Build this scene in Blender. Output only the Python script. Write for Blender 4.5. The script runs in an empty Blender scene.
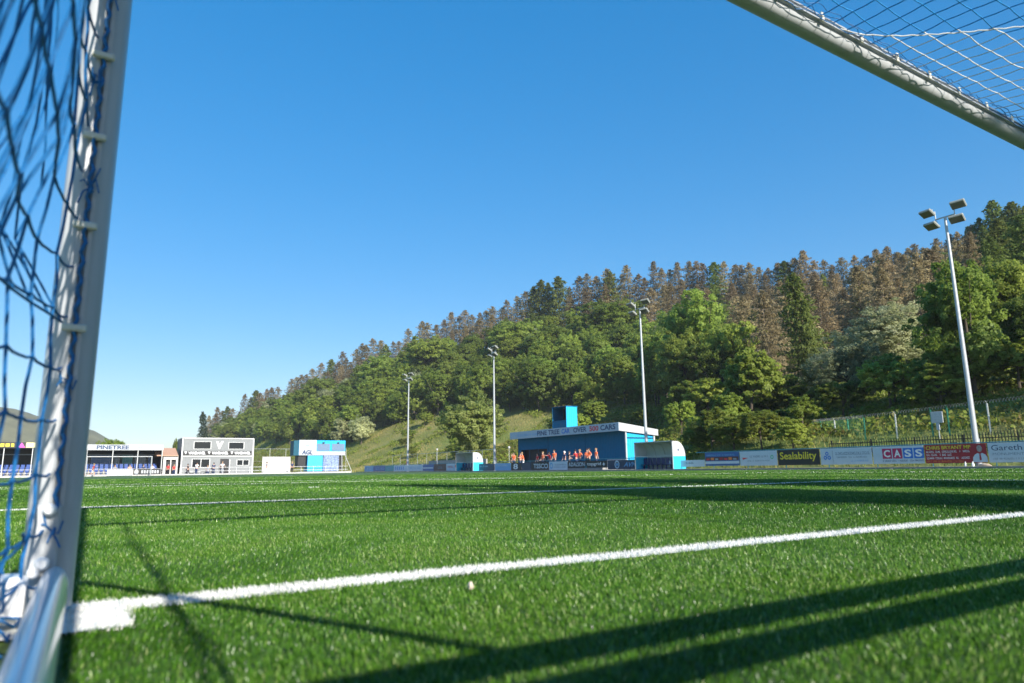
import bpy, math, random
import numpy as np
from mathutils import Vector, Matrix

random.seed(11)
rng = np.random.default_rng(11)
S = bpy.context.scene
COL = S.collection
PI = math.pi
rad = math.radians


# ---- object helpers --------------------------------------------------------
def tag(o, label=None, cat=None, group=None, kind=None):
    if label:
        o['label'] = label
    if cat:
        o['category'] = cat
    if group:
        o['group'] = group
    if kind:
        o['kind'] = kind
    return o


def empty(name, loc=(0, 0, 0), rz=0.0):
    o = bpy.data.objects.new(name, None)
    COL.objects.link(o)
    o.location = loc
    o.rotation_euler = (0, 0, rz)
    o.empty_display_size = 0.2
    return o


def link(name, me, parent=None):
    o = bpy.data.objects.new(name, me)
    COL.objects.link(o)
    if parent is not None:
        o.parent = parent
    return o


def copy_tree(o, parent=None):
    c = o.copy()
    COL.objects.link(c)
    if parent is not None:
        c.parent = parent
    for ch in list(o.children):
        copy_tree(ch, c)
    return c


class MB:
    """collects shapes and links them as one mesh"""

    def __init__(s):
        s.v = []
        s.f = []

    def add(s, vs, fs):
        n = len(s.v)
        s.v += [tuple(v) for v in vs]
        s.f += [tuple(i + n for i in f) for f in fs]
        return s

    def box(s, x0, x1, y0, y1, z0, z1):
        vs = [(x0, y0, z0), (x1, y0, z0), (x1, y1, z0), (x0, y1, z0), (x0, y0, z1), (x1, y0, z1), (x1, y1, z1), (x0, y1, z1)]
        return s.add(vs, [(0, 3, 2, 1), (4, 5, 6, 7), (0, 1, 5, 4), (1, 2, 6, 5), (2, 3, 7, 6), (3, 0, 4, 7)])

    def bbox(s, x0, x1, y0, y1, z0, z1, b=0.01):
        """box with chamfered edges"""
        vs = []
        for ax in range(3):
            for sg in (0, 1):
                lo = [x0 + b, y0 + b, z0 + b]
                hi = [x1 - b, y1 - b, z1 - b]
                full = [(x0, x1), (y0, y1), (z0, z1)]
                u, w = [(1, 2), (2, 0), (0, 1)][ax]
                for (p, q) in ((lo[u], lo[w]), (hi[u], lo[w]), (hi[u], hi[w]), (lo[u], hi[w])):
                    c = [0, 0, 0]
                    c[ax] = full[ax][sg]
                    c[u] = p
                    c[w] = q
                    vs.append(tuple(c))
        import bmesh
        bm = bmesh.new()
        for v in vs:
            bm.verts.new(v)
        bmesh.ops.convex_hull(bm, input=bm.verts)
        bm.verts.index_update()
        V = [tuple(v.co) for v in bm.verts]
        F = [tuple(v.index for v in f.verts) for f in bm.faces]
        bm.free()
        return s.add(V, F)

    def tube(s, pts, r, n=8, cap=True):
        pts = [Vector(p) for p in pts]
        rs = r if isinstance(r, (list, tuple)) else [r] * len(pts)
        vs = []
        fs = []
        t = (pts[1] - pts[0]).normalized()
        a = t.orthogonal().normalized()
        for i, p in enumerate(pts):
            if i == 0:
                t = (pts[1] - pts[0]).normalized()
            elif i == len(pts) - 1:
                t = (pts[-1] - pts[-2]).normalized()
            else:
                t = (pts[i + 1] - pts[i - 1]).normalized()
            a = (a - t * a.dot(t))
            a = a.normalized() if a.length > 1e-6 else t.orthogonal().normalized()
            b = t.cross(a)
            for k in range(n):
                w = 2 * PI * k / n
                vs.append(p + (a * math.cos(w) + b * math.sin(w)) * rs[i])
        for i in range(len(pts) - 1):
            for k in range(n):
                k2 = (k + 1) % n
                fs.append((i * n + k, i * n + k2, (i + 1) * n + k2, (i + 1) * n + k))
        if cap:
            fs.append(tuple(range(n - 1, -1, -1)))
            fs.append(tuple((len(pts) - 1) * n + k for k in range(n)))
        return s.add(vs, fs)

    def prism(s, prof, axis, a, b):
        """profile (list of 2D points, counter-clockwise) swept along an axis from a to b"""
        n = len(prof)

        def P(q, w):
            if axis == 'y':
                return (q[0], w, q[1])
            if axis == 'x':
                return (w, q[0], q[1])
            return (q[0], q[1], w)
        vs = [P(q, a) for q in prof] + [P(q, b) for q in prof]
        fs = [tuple(range(n)), tuple(range(2 * n - 1, n - 1, -1))]
        for i in range(n):
            j = (i + 1) % n
            fs.append((i, i + n, j + n, j))
        return s.add(vs, fs)

    def quad(s, *p):
        return s.add(p, [(0, 1, 2, 3)])

    def build(s, name, mat, parent=None, smooth=False):
        me = bpy.data.meshes.new(name)
        me.from_pydata(s.v, [], s.f)
        import bmesh
        bm = bmesh.new()
        bm.from_mesh(me)
        bmesh.ops.recalc_face_normals(bm, faces=bm.faces)
        bm.to_mesh(me)
        bm.free()
        me.materials.append(mat)
        if smooth:
            try:
                me.polygons.foreach_set('use_smooth', [True] * len(me.polygons))
                me.set_sharp_from_angle(angle=rad(40))
            except Exception:
                pass
        return link(name, me, parent)


def np_mesh(name, verts, faces_flat, nper, tone=None, mat=None):
    """fast mesh from arrays; every face has nper corners"""
    me = bpy.data.meshes.new(name)
    nv = len(verts)
    nf = len(faces_flat) // nper
    me.vertices.add(nv)
    me.vertices.foreach_set('co', np.ascontiguousarray(verts, np.float32).ravel())
    me.loops.add(nf * nper)
    me.loops.foreach_set('vertex_index', np.ascontiguousarray(faces_flat, np.int32).ravel())
    me.polygons.add(nf)
    me.polygons.foreach_set('loop_start', np.arange(0, nf * nper, nper, dtype=np.int32))
    me.polygons.foreach_set('loop_total', np.full(nf, nper, np.int32))
    if tone is not None:
        at = me.attributes.new('tone', 'FLOAT', 'POINT')
        at.data.foreach_set('value', np.ascontiguousarray(tone, np.float32))
    if mat:
        me.materials.append(mat)
    me.update(calc_edges=True)
    return me


# ---- materials -------------------------------------------------------------
def nodes_of(name):
    m = bpy.data.materials.new(name)
    m.use_nodes = True
    nt = m.node_tree
    return m, nt, nt.nodes['Principled BSDF']


def mat(name, c, rough=0.6, metal=0.0, var=0.12, scale=6.0, spec=0.5, bump=0.0, grime=0.0, stretch=(1, 1, 1)):
    m, nt, b = nodes_of(name)
    N, L = nt.nodes, nt.links
    b.inputs['Roughness'].default_value = rough
    b.inputs['Metallic'].default_value = metal
    b.inputs['Specular IOR Level'].default_value = spec
    tc = N.new('ShaderNodeTexCoord')
    mp = N.new('ShaderNodeMapping')
    mp.inputs['Scale'].default_value = stretch
    L.new(tc.outputs['Object'], mp.inputs['Vector'])
    no = N.new('ShaderNodeTexNoise')
    no.inputs['Scale'].default_value = scale
    no.inputs['Detail'].default_value = 6
    no.inputs['Roughness'].default_value = 0.65
    L.new(mp.outputs[0], no.inputs['Vector'])
    rp = N.new('ShaderNodeValToRGB')
    rp.color_ramp.elements[0].position = 0.3
    rp.color_ramp.elements[1].position = 0.7
    lo = [max(0, x * (1 - var)) for x in c]
    hi = [min(1, x * (1 + var)) for x in c]
    rp.color_ramp.elements[0].color = (*lo, 1)
    rp.color_ramp.elements[1].color = (*hi, 1)
    L.new(no.outputs['Fac'], rp.inputs['Fac'])
    out = rp.outputs['Color']
    if grime > 0:
        n2 = N.new('ShaderNodeTexNoise')
        n2.inputs['Scale'].default_value = scale * 0.35
        n2.inputs['Detail'].default_value = 8
        n2.inputs['Roughness'].default_value = 0.75
        L.new(mp.outputs[0], n2.inputs['Vector'])
        r2 = N.new('ShaderNodeValToRGB')
        r2.color_ramp.elements[0].position = 0.52
        r2.color_ramp.elements[1].position = 0.75
        r2.color_ramp.elements[0].color = (0, 0, 0, 1)
        r2.color_ramp.elements[1].color = (grime, grime, grime, 1)
        L.new(n2.outputs['Fac'], r2.inputs['Fac'])
        mx = N.new('ShaderNodeMix')
        mx.data_type = 'RGBA'
        L.new(r2.outputs['Color'], mx.inputs[0])
        L.new(out, mx.inputs[6])
        mx.inputs[7].default_value = (c[0] * .35 + .02, c[1] * .33 + .02, c[2] * .3 + .015, 1)
        out = mx.outputs[2]
    L.new(out, b.inputs['Base Color'])
    if bump > 0:
        bp = N.new('ShaderNodeBump')
        bp.inputs['Strength'].default_value = bump
        bp.inputs['Distance'].default_value = 0.02
        L.new(no.outputs['Fac'], bp.inputs['Height'])
        L.new(bp.outputs['Normal'], b.inputs['Normal'])
    return m


def corrugated(name, c, axis=1, pitch=0.2, rough=0.5):
    m = mat(name, c, rough, var=.08, scale=3, grime=.25, spec=.25)
    nt = m.node_tree
    N, L = nt.nodes, nt.links
    tc = N.new('ShaderNodeTexCoord')
    w = N.new('ShaderNodeTexWave')
    w.wave_type = 'BANDS'
    w.bands_direction = 'XYZ'[axis]
    w.wave_profile = 'SIN'
    w.inputs['Scale'].default_value = 0.314 / pitch
    L.new(tc.outputs['Object'], w.inputs['Vector'])
    bp = N.new('ShaderNodeBump')
    bp.inputs['Strength'].default_value = .7
    bp.inputs['Distance'].default_value = 0.03
    L.new(w.outputs['Fac'], bp.inputs['Height'])
    L.new(bp.outputs['Normal'], N['Principled BSDF'].inputs['Normal'])
    return m


def leaf_mat(name, c0, c1, c2, trans=0.35, rough=0.55, hue=0.0):
    """foliage: colour differs from leaf to leaf (attribute) and from tree to tree"""
    m, nt, b = nodes_of(name)
    N, L = nt.nodes, nt.links
    at = N.new('ShaderNodeAttribute')
    at.attribute_name = 'tone'
    rp = N.new('ShaderNodeValToRGB')
    e = rp.color_ramp.elements
    e[0].position, e[0].color = 0.0, (*c0, 1)
    e[1].position, e[1].color = 1.0, (*c2, 1)
    k = e.new(0.5)
    k.color = (*c1, 1)
    L.new(at.outputs['Fac'], rp.inputs['Fac'])
    oi = N.new('ShaderNodeObjectInfo')
    hs = N.new('ShaderNodeHueSaturation')
    mr = N.new('ShaderNodeMapRange')
    mr.inputs['To Min'].default_value = 0.7
    mr.inputs['To Max'].default_value = 1.35
    L.new(oi.outputs['Random'], mr.inputs['Value'])
    L.new(mr.outputs[0], hs.inputs['Value'])
    mh = N.new('ShaderNodeMapRange')
    mh.inputs['To Min'].default_value = 0.5 - hue
    mh.inputs['To Max'].default_value = 0.5 + hue * .6
    ml = N.new('ShaderNodeMath')
    ml.operation = 'FRACT'
    mm = N.new('ShaderNodeMath')
    mm.operation = 'MULTIPLY'
    mm.inputs[1].default_value = 7.31
    L.new(oi.outputs['Random'], mm.inputs[0])
    L.new(mm.outputs[0], ml.inputs[0])
    L.new(ml.outputs[0], mh.inputs['Value'])
    L.new(mh.outputs[0], hs.inputs['Hue'])
    L.new(rp.outputs['Color'], hs.inputs['Color'])
    L.new(hs.outputs['Color'], b.inputs['Base Color'])
    b.inputs['Roughness'].default_value = rough
    b.inputs['Specular IOR Level'].default_value = 0.35
    tr = N.new('ShaderNodeBsdfTranslucent')
    L.new(hs.outputs['Color'], tr.inputs['Color'])
    mx = N.new('ShaderNodeMixShader')
    mx.inputs['Fac'].default_value = trans
    L.new(b.outputs[0], mx.inputs[1])
    L.new(tr.outputs[0], mx.inputs[2])
    L.new(mx.outputs[0], N['Material Output'].inputs['Surface'])
    return m


M = {}
M['white_metal'] = mat('white_painted_metal', (.78, .78, .77), .32, var=.05, scale=9, grime=.35)
M['post_white'] = mat('goal_white', (.44, .455, .465), .34, var=.06, scale=14, grime=.5, stretch=(1, 1, .15))
M['bar_metal'] = mat('polished_white_bar', (.72, .74, .76), .14, var=.05, scale=10, grime=.25, stretch=(1, .3, 1))
M['groove'] = mat('goal_groove_grey', (.22, .24, .26), .5)
M['clip'] = mat('net_clip_plastic', (.62, .6, .52), .5)
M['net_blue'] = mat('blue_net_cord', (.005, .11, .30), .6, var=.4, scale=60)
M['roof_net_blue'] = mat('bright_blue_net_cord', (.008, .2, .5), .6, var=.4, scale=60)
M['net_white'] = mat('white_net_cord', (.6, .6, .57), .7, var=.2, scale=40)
M['galv'] = mat('galvanised_steel', (.45, .47, .48), .42, metal=.35, var=.15, scale=12)
M['mast'] = mat('mast_grey_paint', (.42, .44, .46), .4, metal=.2, var=.08, scale=5)
M['lamp_glass'] = mat('floodlight_glass', (.1, .105, .07), .12, var=.2, scale=10)
M['lamp_body'] = mat('floodlight_body', (.32, .33, .3), .45, var=.1, scale=8)
M['stand_blue'] = corrugated('stand_blue_cladding', (.003, .115, .23), 1, .25, .85)
M['cyan'] = corrugated('bright_blue_cladding', (.02, .42, .74), 0, .25)
M['cyan_flat'] = mat('cyan_paint', (.03, .5, .78), .45, var=.06, scale=4, grime=.15)
M['white_board'] = mat('white_fascia', (.5, .52, .54), .5, var=.06, scale=3, grime=.3)
M['fascia_blue'] = mat('pale_blue_fascia', (.36, .45, .52), .5, var=.06, scale=3, grime=.2)
M['roof'] = mat('roof_sheet', (.3, .32, .33), .6, var=.15, scale=3)
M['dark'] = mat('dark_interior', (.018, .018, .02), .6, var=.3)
M['glass_dark'] = mat('dark_window_glass', (.015, .018, .022), .08, var=.2)
M['pale_board'] = mat('pale_board', (.48, .57, .66), .42, var=.05, scale=3, grime=.2)
M['lt_blue'] = mat('light_blue_board', (.14, .36, .62), .42, var=.06, scale=3, grime=.15)
M['mid_blue'] = mat('mid_blue_board', (.03, .11, .32), .42, var=.1, scale=3)
M['teal_board'] = mat('teal_board', (.02, .26, .29), .42, var=.1, scale=3)
M['navy'] = mat('navy_board', (.012, .035, .08), .42, var=.2, scale=3)
M['black_board'] = mat('black_board', (.012, .012, .013), .42, var=.3, scale=3)
M['brown_board'] = mat('dark_brown_board', (.07, .03, .03), .45, var=.2, scale=3)
M['red_board'] = mat('dark_red_board', (.3, .008, .02), .42, var=.12, scale=3)
M['ink_navy'] = mat('navy_ink', (.02, .05, .13), .5)
M['ink_grey'] = mat('grey_blue_ink', (.15, .22, .3), .5)
M['ink_yellow'] = mat('yellow_ink', (.75, .6, .03), .5)
M['ink_white'] = mat('white_ink', (.75, .76, .78), .5)
M['ink_red'] = mat('red_ink', (.6, .03, .04), .5)
M['ink_crimson'] = mat('crimson_ink', (.42, .01, .09), .5)
M['ink_blue'] = mat('blue_ink', (.02, .15, .55), .5)
M['ink_orange'] = mat('orange_ink', (.7, .2, .04), .5)
M['ink_magenta'] = mat('magenta_ink', (.7, .08, .5), .5)
M['ink_green'] = mat('green_ink', (.05, .4, .2), .5)
M['ink_black'] = mat('black_ink', (.02, .02, .025), .5)
M['rail_teal'] = mat('teal_rail_paint', (.02, .16, .22), .45, var=.1, scale=6, grime=.3)
M['green_post'] = mat('green_fence_post', (.02, .2, .12), .45, var=.1, scale=6)
M['pale_post'] = mat('pale_fence_post', (.5, .52, .48), .5, var=.15, scale=6)
M['concrete'] = mat('concrete', (.33, .32, .3), .85, var=.18, scale=4, grime=.4, bump=.3)
M['kerb'] = mat('kerb_concrete', (.2, .2, .2), .85, var=.2, scale=5, grime=.5)
M['asphalt'] = mat('asphalt_path', (.11, .11, .11), .9, var=.2, scale=3, grime=.3)
M['pale_path'] = mat('pale_path', (.4, .38, .34), .85, var=.1, scale=2)
M['grey_clad'] = corrugated('grey_container_cladding', (.25, .26, .265), 0, .3)
M['grey_dark'] = corrugated('grey_container_side', (.2, .2, .21), 1, .3)
M['peach'] = mat('peach_roof_tile', (.55, .33, .22), .8, var=.15, scale=6)
M['render_white'] = mat('white_render', (.55, .54, .52), .8, var=.05, scale=2, grime=.2)
M['seat_blue'] = mat('blue_plastic', (.03, .08, .3), .35, var=.1, scale=5)
M['seat_navy'] = mat('navy_plastic', (.006, .02, .12), .35, var=.1, scale=5)
M['perspex'] = mat('cloudy_perspex', (.42, .47, .45), .35, var=.1, scale=2, grime=.2)
M['blue_door'] = corrugated('sky_blue_container', (.06, .42, .72), 0, .25)
M['mural'] = mat('faded_mural_panel', (.2, .27, .45), .6, var=.8, scale=5)
M['dark_teal'] = corrugated('dark_teal_container', (.01, .09, .14), 1, .25)
M['shutter'] = corrugated('shutter_slats', (.16, .24, .36), 2, .12)
M['bark'] = mat('bark', (.09, .07, .05), .9, var=.4, scale=8)
M['bark_pale'] = mat('pale_dead_bark', (.2, .16, .12), .9, var=.3, scale=8)
M['skin'] = mat('skin', (.55, .33, .24), .55, var=.05)
M['hair_dark'] = mat('dark_hair', (.03, .02, .015), .6, var=.3)
M['hair_fair'] = mat('fair_hair', (.3, .2, .1), .6, var=.3)
M['orange'] = mat('orange_bib_cloth', (.85, .16, .05), .7, var=.12, scale=8)
M['red_cloth'] = mat('red_cloth', (.5, .03, .03), .7, var=.12, scale=8)
M['black_cloth'] = mat('black_cloth', (.015, .015, .02), .75, var=.3, scale=8)
M['white_cloth'] = mat('white_cloth', (.75, .75, .74), .75, var=.06, scale=8)
M['navy_cloth'] = mat('navy_cloth', (.02, .04, .11), .75, var=.2, scale=8)
M['grey_cloth'] = mat('grey_cloth', (.25, .28, .33), .75, var=.15, scale=8)
M['shoe_white'] = mat('white_shoe', (.75, .75, .74), .5, var=.05)
M['stone'] = mat('pale_stone', (.55, .47, .38), .85, var=.2, scale=40, bump=.4)
M['hivis'] = mat('hi_vis_yellow', (.55, .75, .05), .6)


# ---- lettering -------------------------------------------------------------
FACE_PITCH = Matrix(((0, 0, -1), (-1, 0, 0), (0, 1, 0)))     # reads from -x, left to right is -y
FACE_GOAL = Matrix(((1, 0, 0), (0, 0, -1), (0, 1, 0)))       # reads from -y, left to right is +x


def text_mesh(body, w, h, depth=0.004, shear=0.0, bold=0.0):
    cu = bpy.data.curves.new('lettering', 'FONT')
    cu.body = body
    cu.extrude = 0.0
    cu.offset = bold
    cu.shear = shear
    cu.resolution_u = 3
    ob = bpy.data.objects.new('lettering', cu)
    COL.objects.link(ob)
    dg = bpy.context.evaluated_depsgraph_get()
    me = bpy.data.meshes.new_from_object(ob.evaluated_get(dg))
    bpy.data.objects.remove(ob)
    bpy.data.curves.remove(cu)
    co = np.zeros(len(me.vertices) * 3, np.float32)
    me.vertices.foreach_get('co', co)
    co = co.reshape(-1, 3)
    lo, hi = co.min(0), co.max(0)
    co[:, 0] = (co[:, 0] - lo[0]) / max(hi[0] - lo[0], 1e-6) * w - w / 2
    co[:, 1] = (co[:, 1] - lo[1]) / max(hi[1] - lo[1], 1e-6) * h - h / 2
    me.vertices.foreach_set('co', co.ravel())
    me.update()
    return me


def lettering(body, w, h, loc, facing, m, parent, shear=0.0, bold=0.0, name='lettering'):
    me = text_mesh(body, w, h, shear=shear, bold=bold)
    me.materials.append(m)
    o = link(name, me, parent)
    M4 = facing.to_4x4()
    M4.translation = loc
    o.matrix_local = M4
    return o


# ---- terrain of the valley side -------------------------------------------
TY = [-400, -150, 54, 79, 103, 128, 152, 178, 197, 213, 235, 260, 290, 325, 362, 395, 440, 520]
TX = [150, 156, 158, 162, 162, 157, 148, 137, 127, 120, 109, 99, 87, 74, 63, 55, 52, 50]
TH = [38, 38, 36, 36, 38, 43, 46, 46, 44, 43, 40, 36, 32, 25, 18, 11, 4, 0]


def smooth(a, b, v):
    t = np.clip((v - a) / (b - a), 0, 1)
    return t * t * (3 - 2 * t)


def ground_z(x, y):
    x = np.asarray(x, float)
    y = np.asarray(y, float)
    xc = np.interp(y, TY, TX)
    hc = np.interp(y, TY, TH)
    xf = 41.5 + 8.5 * smooth(38, 49, y) - 6 * smooth(150, 260, y)
    xf = np.minimum(xf, xc - 8)
    t = np.clip((x - xf) / (xc - xf), 0, 1)
    z = hc * t ** 1.1 + 1.0 * smooth(0, 5, x - xf) * (1 - smooth(38, 49, y))
    z = z - 0.12 * np.clip(x - xc, 0, 200)
    z = z + smooth(4, 20, x - xf) * (0.5 * np.sin(x * .21 + y * .13) + .4 * np.sin(y * .33 - x * .11))
    return np.where(x > xf, np.maximum(z, 0) * 1.0, 0.0)


# ============================ THE SETTING ===================================
GOAL_W = 7.32
PITCH_L = 101.07
LINES = [                      # painted lines: x0, x1, y0, y1
    (-28.3, 35.6, -.06, .06), (-28.3, 35.6, PITCH_L - .06, PITCH_L + .06),
    (35.48, 35.6, -.06, PITCH_L), (-28.3, -28.18, -.06, PITCH_L), (-28.3, 35.6, 50.45, 50.57),
    (-5.5, 12.82, 5.36, 5.48), (-5.5, -5.38, 0, 5.48), (12.7, 12.82, 0, 5.48),
    (-16.5, 23.82, 16.36, 16.48), (-16.5, -16.38, 0, 16.48), (23.7, 23.82, 0, 16.48),
    (-5.5, 12.82, 95.6, 95.72), (-5.5, -5.38, 95.6, PITCH_L), (12.7, 12.82, 95.6, PITCH_L),
    (-16.5, 23.82, 84.6, 84.72), (-16.5, -16.38, 84.6, PITCH_L), (23.7, 23.82, 84.6, PITCH_L),
    (-.12, .165, -.26, .07), (3.56, 3.76, 10.9, 11.1),
]


def on_line(x, y):
    m = np.zeros(len(x), bool)
    for a, b, c, d in LINES:
        m |= (x > a) & (x < b) & (y > c) & (y < d)
    r = np.hypot(x - 3.66, y - 11)
    m |= (np.abs(r - 9.15) < .06) & (y > 16.4)
    return m


# ground: one sheet out to the horizon, with the valley side in it
def axis_pts(*spans):
    a = []
    for lo, hi, st in spans:
        a += list(np.arange(lo, hi, st))
    return np.array(a + [spans[-1][1]])


gx = axis_pts((-4000, -400, 600), (-400, -60, 40), (-60, 36, 8), (36, 60, 1.0), (60, 180, 3), (180, 400, 20), (400, 4000, 600))
gy = axis_pts((-4000, -400, 600), (-400, -60, 20), (-60, 120, 2.5), (120, 460, 6), (460, 700, 30), (700, 4600, 500))
GX, GY = np.meshgrid(gx, gy, indexing='ij')
GZ = ground_z(GX, GY) - 0.03
nx, ny = GX.shape
idx = np.arange(nx * ny).reshape(nx, ny)
q = np.stack([idx[:-1, :-1], idx[1:, :-1], idx[1:, 1:], idx[:-1, 1:]], -1).reshape(-1)
mg, nt, bs = nodes_of('hillside_grass')
N, L = nt.nodes, nt.links
tc = N.new('ShaderNodeTexCoord')
cols = []
for sc, det, p0, p1, c0, c1 in ((.06, 8, .42, .6, (.14, .2, .025), (.27, .225, .075)), (.9, 6, .3, .7, (.07, .1, .02), (.22, .23, .06))):
    no = N.new('ShaderNodeTexNoise')
    no.inputs['Scale'].default_value = sc
    no.inputs['Detail'].default_value = det
    no.inputs['Roughness'].default_value = .7
    L.new(tc.outputs['Object'], no.inputs['Vector'])
    rp = N.new('ShaderNodeValToRGB')
    rp.color_ramp.elements[0].position = p0
    rp.color_ramp.elements[1].position = p1
    rp.color_ramp.elements[0].color = (*c0, 1)
    rp.color_ramp.elements[1].color = (*c1, 1)
    L.new(no.outputs['Fac'], rp.inputs['Fac'])
    cols.append(rp.outputs['Color'])
mx = N.new('ShaderNodeMix')
mx.data_type = 'RGBA'
mx.inputs[0].default_value = .4
L.new(cols[0], mx.inputs[6])
L.new(cols[1], mx.inputs[7])
L.new(mx.outputs[2], bs.inputs['Base Color'])
bs.inputs['Roughness'].default_value = .9
bp = N.new('ShaderNodeBump')
bp.inputs['Distance'].default_value = .4
L.new(cols[1], bp.inputs['Height'])
L.new(bp.outputs['Normal'], bs.inputs['Normal'])
me = np_mesh('ground', np.stack([GX, GY, GZ], -1).reshape(-1, 3), q, 4, None, mg)
me.polygons.foreach_set('use_smooth', [True] * len(me.polygons))
tag(link('ground', me), kind='structure')

# far bare hill at the head of the valley
hx = np.arange(-1400, 330, 12.0)
hy = np.arange(640, 1500, 16.0)
HX, HY = np.meshgrid(hx, hy, indexing='ij')
prof = np.interp(HX, [-1400, -700, -260, -130, -75, -52, -30, -12, 4, 20, 44, 75, 130, 200, 320], [50, 70, 80, 70, 66, 61, 56, 52, 48.5, 38, 24, 10, 0, 0, 0])
prof = prof * np.exp(-((HY - 860) / 150.0) ** 2 * np.where(HY < 860, 1, .1))
prof += 2.2 * np.sin(HX * .045 + HY * .02) * smooth(0, 30, prof) + 1.2 * np.sin(HX * .11 - HY * .07) * smooth(0, 30, prof)
nx, ny = HX.shape
idx = np.arange(nx * ny).reshape(nx, ny)
q = np.stack([idx[:-1, :-1], idx[1:, :-1], idx[1:, 1:], idx[:-1, 1:]], -1).reshape(-1)
M['moor'] = mat('moorland_grass', (.15, .145, .075), .95, var=.35, scale=.03, grime=.2)
me = np_mesh('hills', np.stack([HX, HY, prof - .5], -1).reshape(-1, 3), q, 4, None, M['moor'])
me.polygons.foreach_set('use_smooth', [True] * len(me.polygons))
tag(link('hills', me), kind='structure')

# artificial turf: the carpet, then the fibres standing on it
mt, nt, bs = nodes_of('turf_carpet')
N, L = nt.nodes, nt.links
tc = N.new('ShaderNodeTexCoord')
n1 = N.new('ShaderNodeTexNoise')
n1.inputs['Scale'].default_value = 26
n1.inputs['Detail'].default_value = 9
n1.inputs['Roughness'].default_value = .8
L.new(tc.outputs['Object'], n1.inputs['Vector'])
n2 = N.new('ShaderNodeTexNoise')
n2.inputs['Scale'].default_value = .35
n2.inputs['Detail'].default_value = 7
L.new(tc.outputs['Object'], n2.inputs['Vector'])
ad = N.new('ShaderNodeMath')
ad.operation = 'MULTIPLY_ADD'
ad.inputs[1].default_value = .75
L.new(n1.outputs['Fac'], ad.inputs[0])
m2 = N.new('ShaderNodeMath')
m2.operation = 'MULTIPLY'
m2.inputs[1].default_value = .25
L.new(n2.outputs['Fac'], m2.inputs[0])
L.new(m2.outputs[0], ad.inputs[2])
rp = N.new('ShaderNodeValToRGB')
e = rp.color_ramp.elements
e[0].position, e[0].color = .33, (.016, .038, .006, 1)
e[1].position, e[1].color = .68, (.14, .25, .034, 1)
L.new(ad.outputs[0], rp.inputs['Fac'])
L.new(rp.outputs['Color'], bs.inputs['Base Color'])
bs.inputs['Roughness'].default_value = .75
bp = N.new('ShaderNodeBump')
bp.inputs['Strength'].default_value = .8
bp.inputs['Distance'].default_value = .02
L.new(n1.outputs['Fac'], bp.inputs['Height'])
L.new(bp.outputs['Normal'], bs.inputs['Normal'])
b = MB()
b.quad((-33, -5, 0), (36.95, -5, 0), (36.95, 105.4, 0), (-33, 105.4, 0))
tag(b.build('pitch_turf', mt), kind='structure')

M['line_paint'] = mat('white_turf_line', (.72, .73, .70), .75, var=.12, scale=30, grime=.25, bump=.5)
b = MB()
for i, (a, c, d, e_) in enumerate(LINES):
    z = .004 + .0006 * (i % 6)
    b.quad((a, d, z), (c, d, z), (c, e_, z), (a, e_, z))
for cx_, cy_, rr, lo, hi in ((3.66, 50.51, 9.15, 0, 2 * PI), (3.66, 11, 9.15, rad(37), rad(143)), (3.66, 90, 9.15, rad(217), rad(323))):
    n = 60
    for k in range(n):
        t0 = lo + (hi - lo) * k / n
        t1 = lo + (hi - lo) * (k + 1) / n
        b.quad(*[(cx_ + (rr + o) * math.cos(t), cy_ + (rr + o) * math.sin(t), .0085) for t, o in ((t0, -.06), (t0, .06), (t1, .06), (t1, -.06))])
tag(b.build('pitch_lines', M['line_paint']), kind='structure')


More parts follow.
